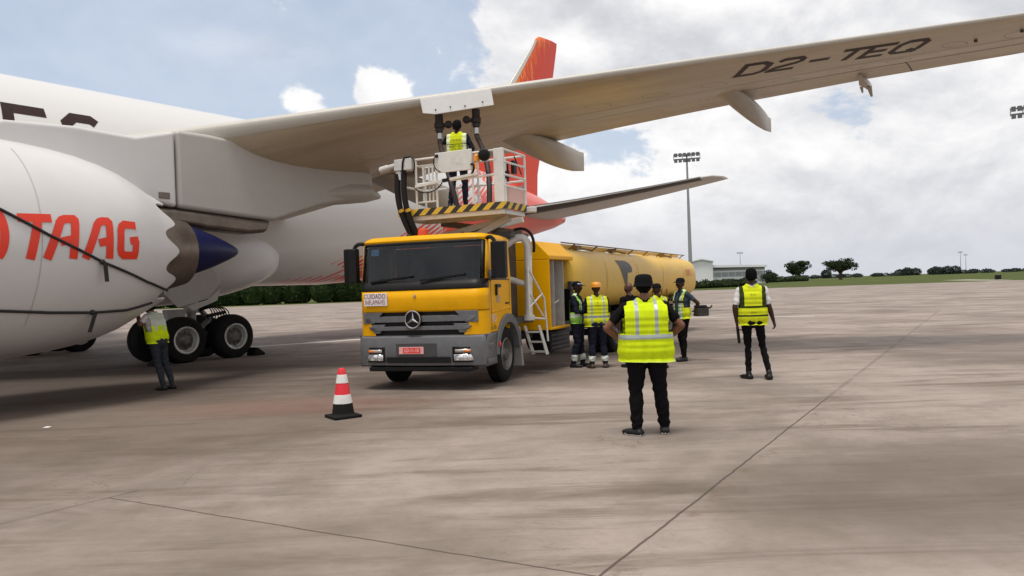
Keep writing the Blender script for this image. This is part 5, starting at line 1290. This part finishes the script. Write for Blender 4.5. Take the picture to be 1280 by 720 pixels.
# platform worker
PWL = TW_(-.10, 1.66, 3.225); PWY = R(8)
person('person standing on the raised platform between the fuel hoses in a printed yellow vest', tuple(PWL), PWY, H=1.72, shirt=navy, trousers=navy, sleeve=2, hair=True, nod=.35, hand_curl=1.3,
       el=[(-.30, .22, 1.36), (.30, .02, 1.18)], wr=[(-.16, .42, 1.50), (.24, .24, 1.12)], kn=[(-.12, .05, .5), (.13, .0, .5)], an=[(-.16, -.06, .09), (.12, .05, .09)], lean=(0, .03),
       vest=dict(zb=.95, w=.02, arm=.195, paint=p_p, mats=[lime2, pm('pale_reflective_yellow', (.60, .66, .42), .5), vblack], text=[('AEROPORTO', .075, 1.335, .50), ('FUEL CREW', .10, 1.19, .52)]))
# worker leaning under the exhaust
person('person leaning under the engine exhaust in a silver-shouldered lime vest and charcoal jeans', (-6.55, 14.28, 0), R(-70), H=1.70, skin=skin_m, shirt=wht, trousers=char, sleeve=.6, hair=True, pelvis=(.02, .19), lean=(.02, .14),
       el=[(-.30, .30, 1.28), (.22, .50, 1.44)], wr=[(-.12, .56, 1.56), (.12, .64, 1.60)], kn=[(-.10, .10, .5), (.10, .11, .5)], an=[(-.10, -.02, .09), (.11, -.04, .09)], nod=.3,
       vest=dict(zb=.90, w=.03, flare=.01, paint=p_l, mats=[lime, pm('silver_yoke', (.50, .53, .45), .5)]))
# held things
hw = L2W(EL, EY, sE, hE[0]); m = MB(); m.loft([[(a, b, z) for a, b in ((-.022, -.016), (.022, -.016), (.022, .016), (-.022, .016))] for z in (-.25, -.24, .02, .03)]); m.tube([(0, 0, .03), (.0, .0, .12)], .008, 6); m.box(-.012, .012, -.021, -.017, -.12, -.02)
r_ = m.build('handheld_radio', black, None, bevel=.004); r_.location = hw; r_.rotation_euler = (R(4), R(-6), 0); tag(r_, 'black handheld radio held low in the left hand of the white-sleeved walker', 'radio')
hw = L2W(DL, DY, sD, hD[0]); r_ = thing('carry_case', 'small dark box carried behind the back of the person in profile', 'box', hw + Vector((.12, -.03, .08)), R(20))
m = MB(); m.box(-.14, .14, -.08, .08, -.13, .04); m.build('case_body', pm('dark_maroon_case', (.020, .012, .012), .5), r_, bevel=.012)
m = MB(); m.box(-.14, .10, -.07, .07, .043, .10); m.build('lid', black, r_, bevel=.015); m = MB(); m.tube([(.10, 0, .06), (.22, 0, .03), (.27, 0, .08)], .018, 8); m.build('handle', black, r_)
m = MB()
for k in range(4): m.box(-.10 + k * .055, -.075 + k * .055, -.083, -.081, -.09, -.08)
m.build('lettering', pm('grey_print', (.15, .13, .12), .6), r_, smooth=0)
# ================================================================== cone, masts, trees, building
cn = thing('traffic_cone', 'red traffic cone with two white bands and a black base standing alone on the concrete', 'cone', (-2.36, 10.36, 0), R(35))
m = MB(); m.prism([(-.195, -.195), (.195, -.195), (.195, .195), (-.195, .195)], lambda x, y, k: (x, y, .002 + .04 * k)); m.lathe([(.04, .172), (.06, .148), (.20, .128)], n=32); m.build('base', rubber, cn, bevel=.012)
m = MB(); m.lathe([(.19, .1265), (.31, .108), (.315, .1075), (.46, .083), (.555, .064), (.60, .058), (.645, .05), (.665, .038), (.672, .02), (.673, .001)], n=36); m.build('cone_body', pm('red_cone_plastic', (.72, .022, .035), .45, var=.06, dirt=((.3, .03, .03), .3)), cn)
cw = pm('white_cone_sleeve', (.70, .69, .67), .5, dirt=((.35, .3, .26), .4))
for a, b in ((.195, .315), (.47, .585)):
    rr = lambda z: float(np.interp(z, [.19, .46, .60], [.1265, .083, .058]))
    m = MB(); m.lathe([(a, rr(a) + .001), (a + .002, rr(a) + .004), (b - .002, rr(b) + .004), (b, rr(b) + .001)], n=36); m.build('reflective_band', cw, cn)
scrap = MB(); scrap.add([(-.05, -.02, .003), (.04, -.03, .004), (.06, .02, .012), (-.02, .035, .006), (0, 0, .02)], [(0, 1, 4), (1, 2, 4), (2, 3, 4), (3, 0, 4)]); o = scrap.build('paper_scrap', wht, None, smooth=0, fix=False); o.location = (-6.4, 10.35, .002); tag(o, 'crumpled white paper scrap on the dark ground at the left', 'litter')

mast_m = pm('galvanised_mast', (.27, .28, .29), .5, .3, var=.05, scale=.5); lampm = pm('dark_floodlight_body', (.10, .105, .115), .5)
def mast(label, loc, H, w, rz, near=True, group='floodlight masts'):
    r_ = thing('floodlight_mast', label, 'floodlight', loc, rz, group)
    m = MB(); m.lathe([(0, .42), (H * .5, .30), (H, .16)], n=16, cap=True); m.build('mast_pole', mast_m, r_)
    m = MB()
    for dz in (0, .85): m.bar((-w / 2, -.15, H + dz), (w / 2, -.15, H + dz), .22)
    for x in np.linspace(-w / 2, w / 2, 4): m.bar((x, -.15, H - .2), (x, -.15, H + 1.0), .12)
    m.bar((0, 0, H - .4), (0, 0, H + 1), .3); m.build('head_frame', mast_m, r_)
    n = 6
    for dz in (-.35, .72):
        for k in range(n if near else 3):
            x = -w / 2 + w * (k + .5) / (n if near else 3); mm = MB(); mm.box(x - w / n * .38, x + w / n * .38, -.75, -.22, H + dz - .30, H + dz + .38); mm.build('floodlight', lampm, r_)
    return r_
mast('tall floodlight mast rising behind the tanker with a wide row of lamps on top', (34.9, 148, 0), 25.6, 5.0, R(-14))
mast('floodlight head just entering the view at the right edge', (77.4, 112.5, 0), 24.9, 4.6, R(-32))
mast('taller and left one of the pair of thin far masts on the horizon', (532, 900, 0), 25, 4.5, R(-25), False)
mast('shorter and right one of the pair of thin far masts on the horizon', (586, 980, 0), 23.5, 4.5, R(-25), False)
mast('thin far mast whose head shows above the white terminal roof', (226, 750, 0), 28, 6, R(-18), False)

def leaf_mat(name, a, b):
    m, nt, p = base(name); n = noise(nt, coords(nt), .35, 4, .6); n2 = noise(nt, coords(nt), 2.2, 2, .6)
    c = mixc(nt, (n * .6 + n2 * .4).ss(.35, .65), a, b); setc(nt, p, c); p.inputs['Roughness'].default_value = .75; p.inputs['Specular IOR Level'].default_value = .15
    return m
leaf_dark = leaf_mat('dark_leaves', (.016, .026, .012), (.045, .062, .024)); leaf_far = leaf_mat('far_haze_tinted_leaves', (.030, .042, .038), (.055, .070, .058)); leaf_bank = leaf_mat('bank_leaves', (.012, .026, .008), (.036, .060, .016)); bark = pm('bark', (.06, .045, .035), .9)  # far treeline leaves have the distance haze mixed into their bluish colour
def leaves(mb, cx, cy, cz, rx, ry, rz, n, sz, rng):
    d = rng.normal(size=(n, 3)); d /= np.linalg.norm(d, axis=1)[:, None]; r = rng.uniform(.35, 1, n) ** .5
    pts = d * r[:, None] * np.array([rx, ry, rz]) + np.array([cx, cy, cz])
    a = rng.normal(size=(n, 3)); a /= np.linalg.norm(a, axis=1)[:, None]; b = np.cross(a, rng.normal(size=(n, 3))); b /= np.linalg.norm(b, axis=1)[:, None]
    s = sz * rng.uniform(.6, 1.4, n)[:, None]
    V4 = np.stack([pts - a * s, pts + b * s * .6, pts + a * s, pts - b * s * .6], 1).reshape(-1, 3); o = len(mb.v)
    mb.v += [tuple(v) for v in V4]; mb.f += [[o + 4 * i, o + 4 * i + 1, o + 4 * i + 2, o + 4 * i + 3] for i in range(n)]; mb.m += [0] * n
def tree(name, label, loc, H, w, seed, clumps, trunk_r=.5, mat=None, cat='tree', group=None, low=.35, n=150):
    rng = np.random.default_rng(seed); r_ = thing(name, label, cat, loc, 0, group); mat = mat or leaf_dark
    tk = MB(); tk.tube([(0, 0, 0), (.1, 0, H * .2), (0, 0, H * .42)], [trunk_r * 1.25, trunk_r, trunk_r * .8], 10); cr = MB()
    for k in range(clumps):
        a = rng.uniform(0, 2 * PI); rr = w / 2 * rng.uniform(.15, .86); z = H * (low + .14 + (1 - low - .24) * rng.uniform(0, 1) * (1 - .35 * (rr / (w / 2)) ** 2)); c = (rr * math.cos(a), rr * math.sin(a), z)
        tk.tube([(0, 0, H * rng.uniform(.22, .40)), (c[0] * .5, c[1] * .5, (z + H * .35) / 2), c], [trunk_r * .5, trunk_r * .3, trunk_r * .12], 6)
        q = w * rng.uniform(.10, .19); leaves(cr, *c, q, q, q * .62, n, H * .035, rng)
    tk.build('trunk', bark, r_); cr.build('crown', mat, r_, smooth=0, fix=False); return r_
tree('broad_tree', 'rounded dark tree on the grass, left of the two lone trees', (150.5, 398, 0), 11.0, 14.5, 3, 34, .8, leaf_dark, low=.22)
tree('broad_tree', 'wide umbrella-crowned dark tree on the grass, right of the two lone trees', (173, 400, 0), 11.2, 17.5, 5, 36, .8, leaf_dark, low=.38)
tree('low_bush', 'low rounded bush on the grass in front of the white terminal', (98, 292, 0), 5.4, 8.6, 8, 24, .3, leaf_dark, cat='bush', low=.05)
def hedge(label, p, q, h, w, n, seed, mat, sz, lumpy=.35):
    rng = np.random.default_rng(seed); mb = MB(); core = MB(); p, q = np.array(p, float), np.array(q, float); L = np.hypot(*(q - p)); k = int(L / (w * .36)) + 1
    for i in range(k):
        c = p + (q - p) * (i + rng.uniform(-.3, .3)) / k + rng.normal(size=2) * w * .12; hh = h * (1 + lumpy * rng.uniform(-.6, .5)); leaves(mb, c[0], c[1], hh * .46, w * .55, w * .5, hh * .54, max(20, n // k), sz, rng); core.ball((c[0], c[1], hh * .40), (w * .5, w * .4, hh * .44), 10)
    st_ = MB()
    for i in range(0, k, 2):
        c = p + (q - p) * (i + .5) / k; st_.tube([(c[0], c[1], 0), (c[0] + .1, c[1], h * .6)], [.12, .05], 5)
    r_ = thing('hedge', label, 'hedge', (0, 0, 0)); o_ = len(mb.v); mb.v += core.v; mb.f += [[i + o_ for i in f_] for f_ in core.f]; mb.m += core.m; mb.build('foliage', mat, r_, smooth=0, fix=False); st_.build('stem', bark, r_); return r_
hedge('tall dark green bank of shrubs beyond the apron, behind the aircraft belly', (-95, 160), (-6, 163), 9.5, 6.5, 44000, 11, leaf_bank, .30)
hedge('low dark hedge at the apron edge in front of the white terminal', (38, 178), (60, 188), 1.9, 3.0, 5000, 12, leaf_dark, .26, .25)
hedge('dark line of shrubs between the tanker and the two lone trees', (90, 330), (145, 372), 2.6, 4.2, 4000, 13, leaf_dark, .45, .5)
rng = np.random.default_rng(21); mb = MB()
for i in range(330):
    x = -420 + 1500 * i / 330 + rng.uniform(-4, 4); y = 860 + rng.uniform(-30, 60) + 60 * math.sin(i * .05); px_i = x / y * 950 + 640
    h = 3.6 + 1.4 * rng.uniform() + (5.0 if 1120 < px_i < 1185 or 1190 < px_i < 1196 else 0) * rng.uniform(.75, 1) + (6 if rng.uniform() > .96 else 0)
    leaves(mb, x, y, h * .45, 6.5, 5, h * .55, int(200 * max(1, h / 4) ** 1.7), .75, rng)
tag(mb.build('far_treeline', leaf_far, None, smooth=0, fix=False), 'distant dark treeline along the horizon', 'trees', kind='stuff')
# terminal
tb = thing('terminal_building', 'long low white terminal with a taller gabled end, beyond the tanker', 'building', (92, 345, 0), R(-12))
wb_ = pm('off_white_cladding', (.72, .73, .74), .6, var=.04, scale=.3); gb = pm('grey_glazing', (.30, .32, .34), .3); rf = pm('pale_metal_roof', (.74, .75, .77), .45)
m = MB(); m.box(-.6, 22, 0, 30, 0, 4.8); m.build('wall', wb_, tb)
m = MB(); m.prism([(-.6, 6.0), (22.8, 5.6), (22.8, 6.3), (-.6, 6.9)], lambda x, z, k: (x, -2 + 34 * k, z)); m.build('roof', rf, tb, smooth=0)
m = MB(); m.box(-.6, 22, -.06, 0, 2.6, 4.2); wd = m.build('window_band', gb, tb)
m = MB(); m.box(-.6, 22, .2, 29, 4.81, 5.6); m.build('shadow_gap', gb, tb)
m = MB()
for x in np.arange(0, 22, 3.0): m.box(x, x + .18, -.12, -.062, 2.6, 4.2)
m.build('mullion', wb_, wd)
m = MB(); m.prism([(-.7, 0), (-.7, 8.0), (-5.5, 8.9), (-9.5, 8.2), (-9.5, 0)], lambda x, z, k: (x, -4 + 30 * k, z)); m.build('gabled_end', pm('light_cladding', (.74, .75, .77), .5, var=.04, scale=.3), tb, smooth=0)
m = MB(); m.prism([(-.2, 8.02), (-5.5, 8.92), (-10, 8.22), (-10, 8.5), (-5.5, 9.3), (-.2, 8.4)], lambda x, z, k: (x, -5 + 32 * k, z)); m.build('gable_roof', rf, tb, smooth=0)
for ch in tb.children: ch.scale.z = 1.28
# dark cabinet beside the grass edge and its pale pad
mk = thing('runway_marker_box', 'small black box standing at the grass edge at the far right', 'marker', (88.9, 139, 0), R(-30))
m = MB(); m.box(-.5, .5, -.3, .3, .12, .95); m.build('box_body', black, mk, bevel=.05); m = MB(); m.box(-.6, .6, -.4, .4, 0, .12); m.build('plinth', pm('pale_concrete', (.40, .37, .33), .8), mk)
pd = MB(); pd.add([(85.3, 134, -.004), (88.2, 133.5, -.004), (103, 172, -.004), (97, 172, -.004)], [(0, 1, 2, 3)]); tag(pd.build('gravel_path', pm('gravel', (.34, .31, .26), .9, var=.2, scale=1.5), None, smooth=0), kind='structure')
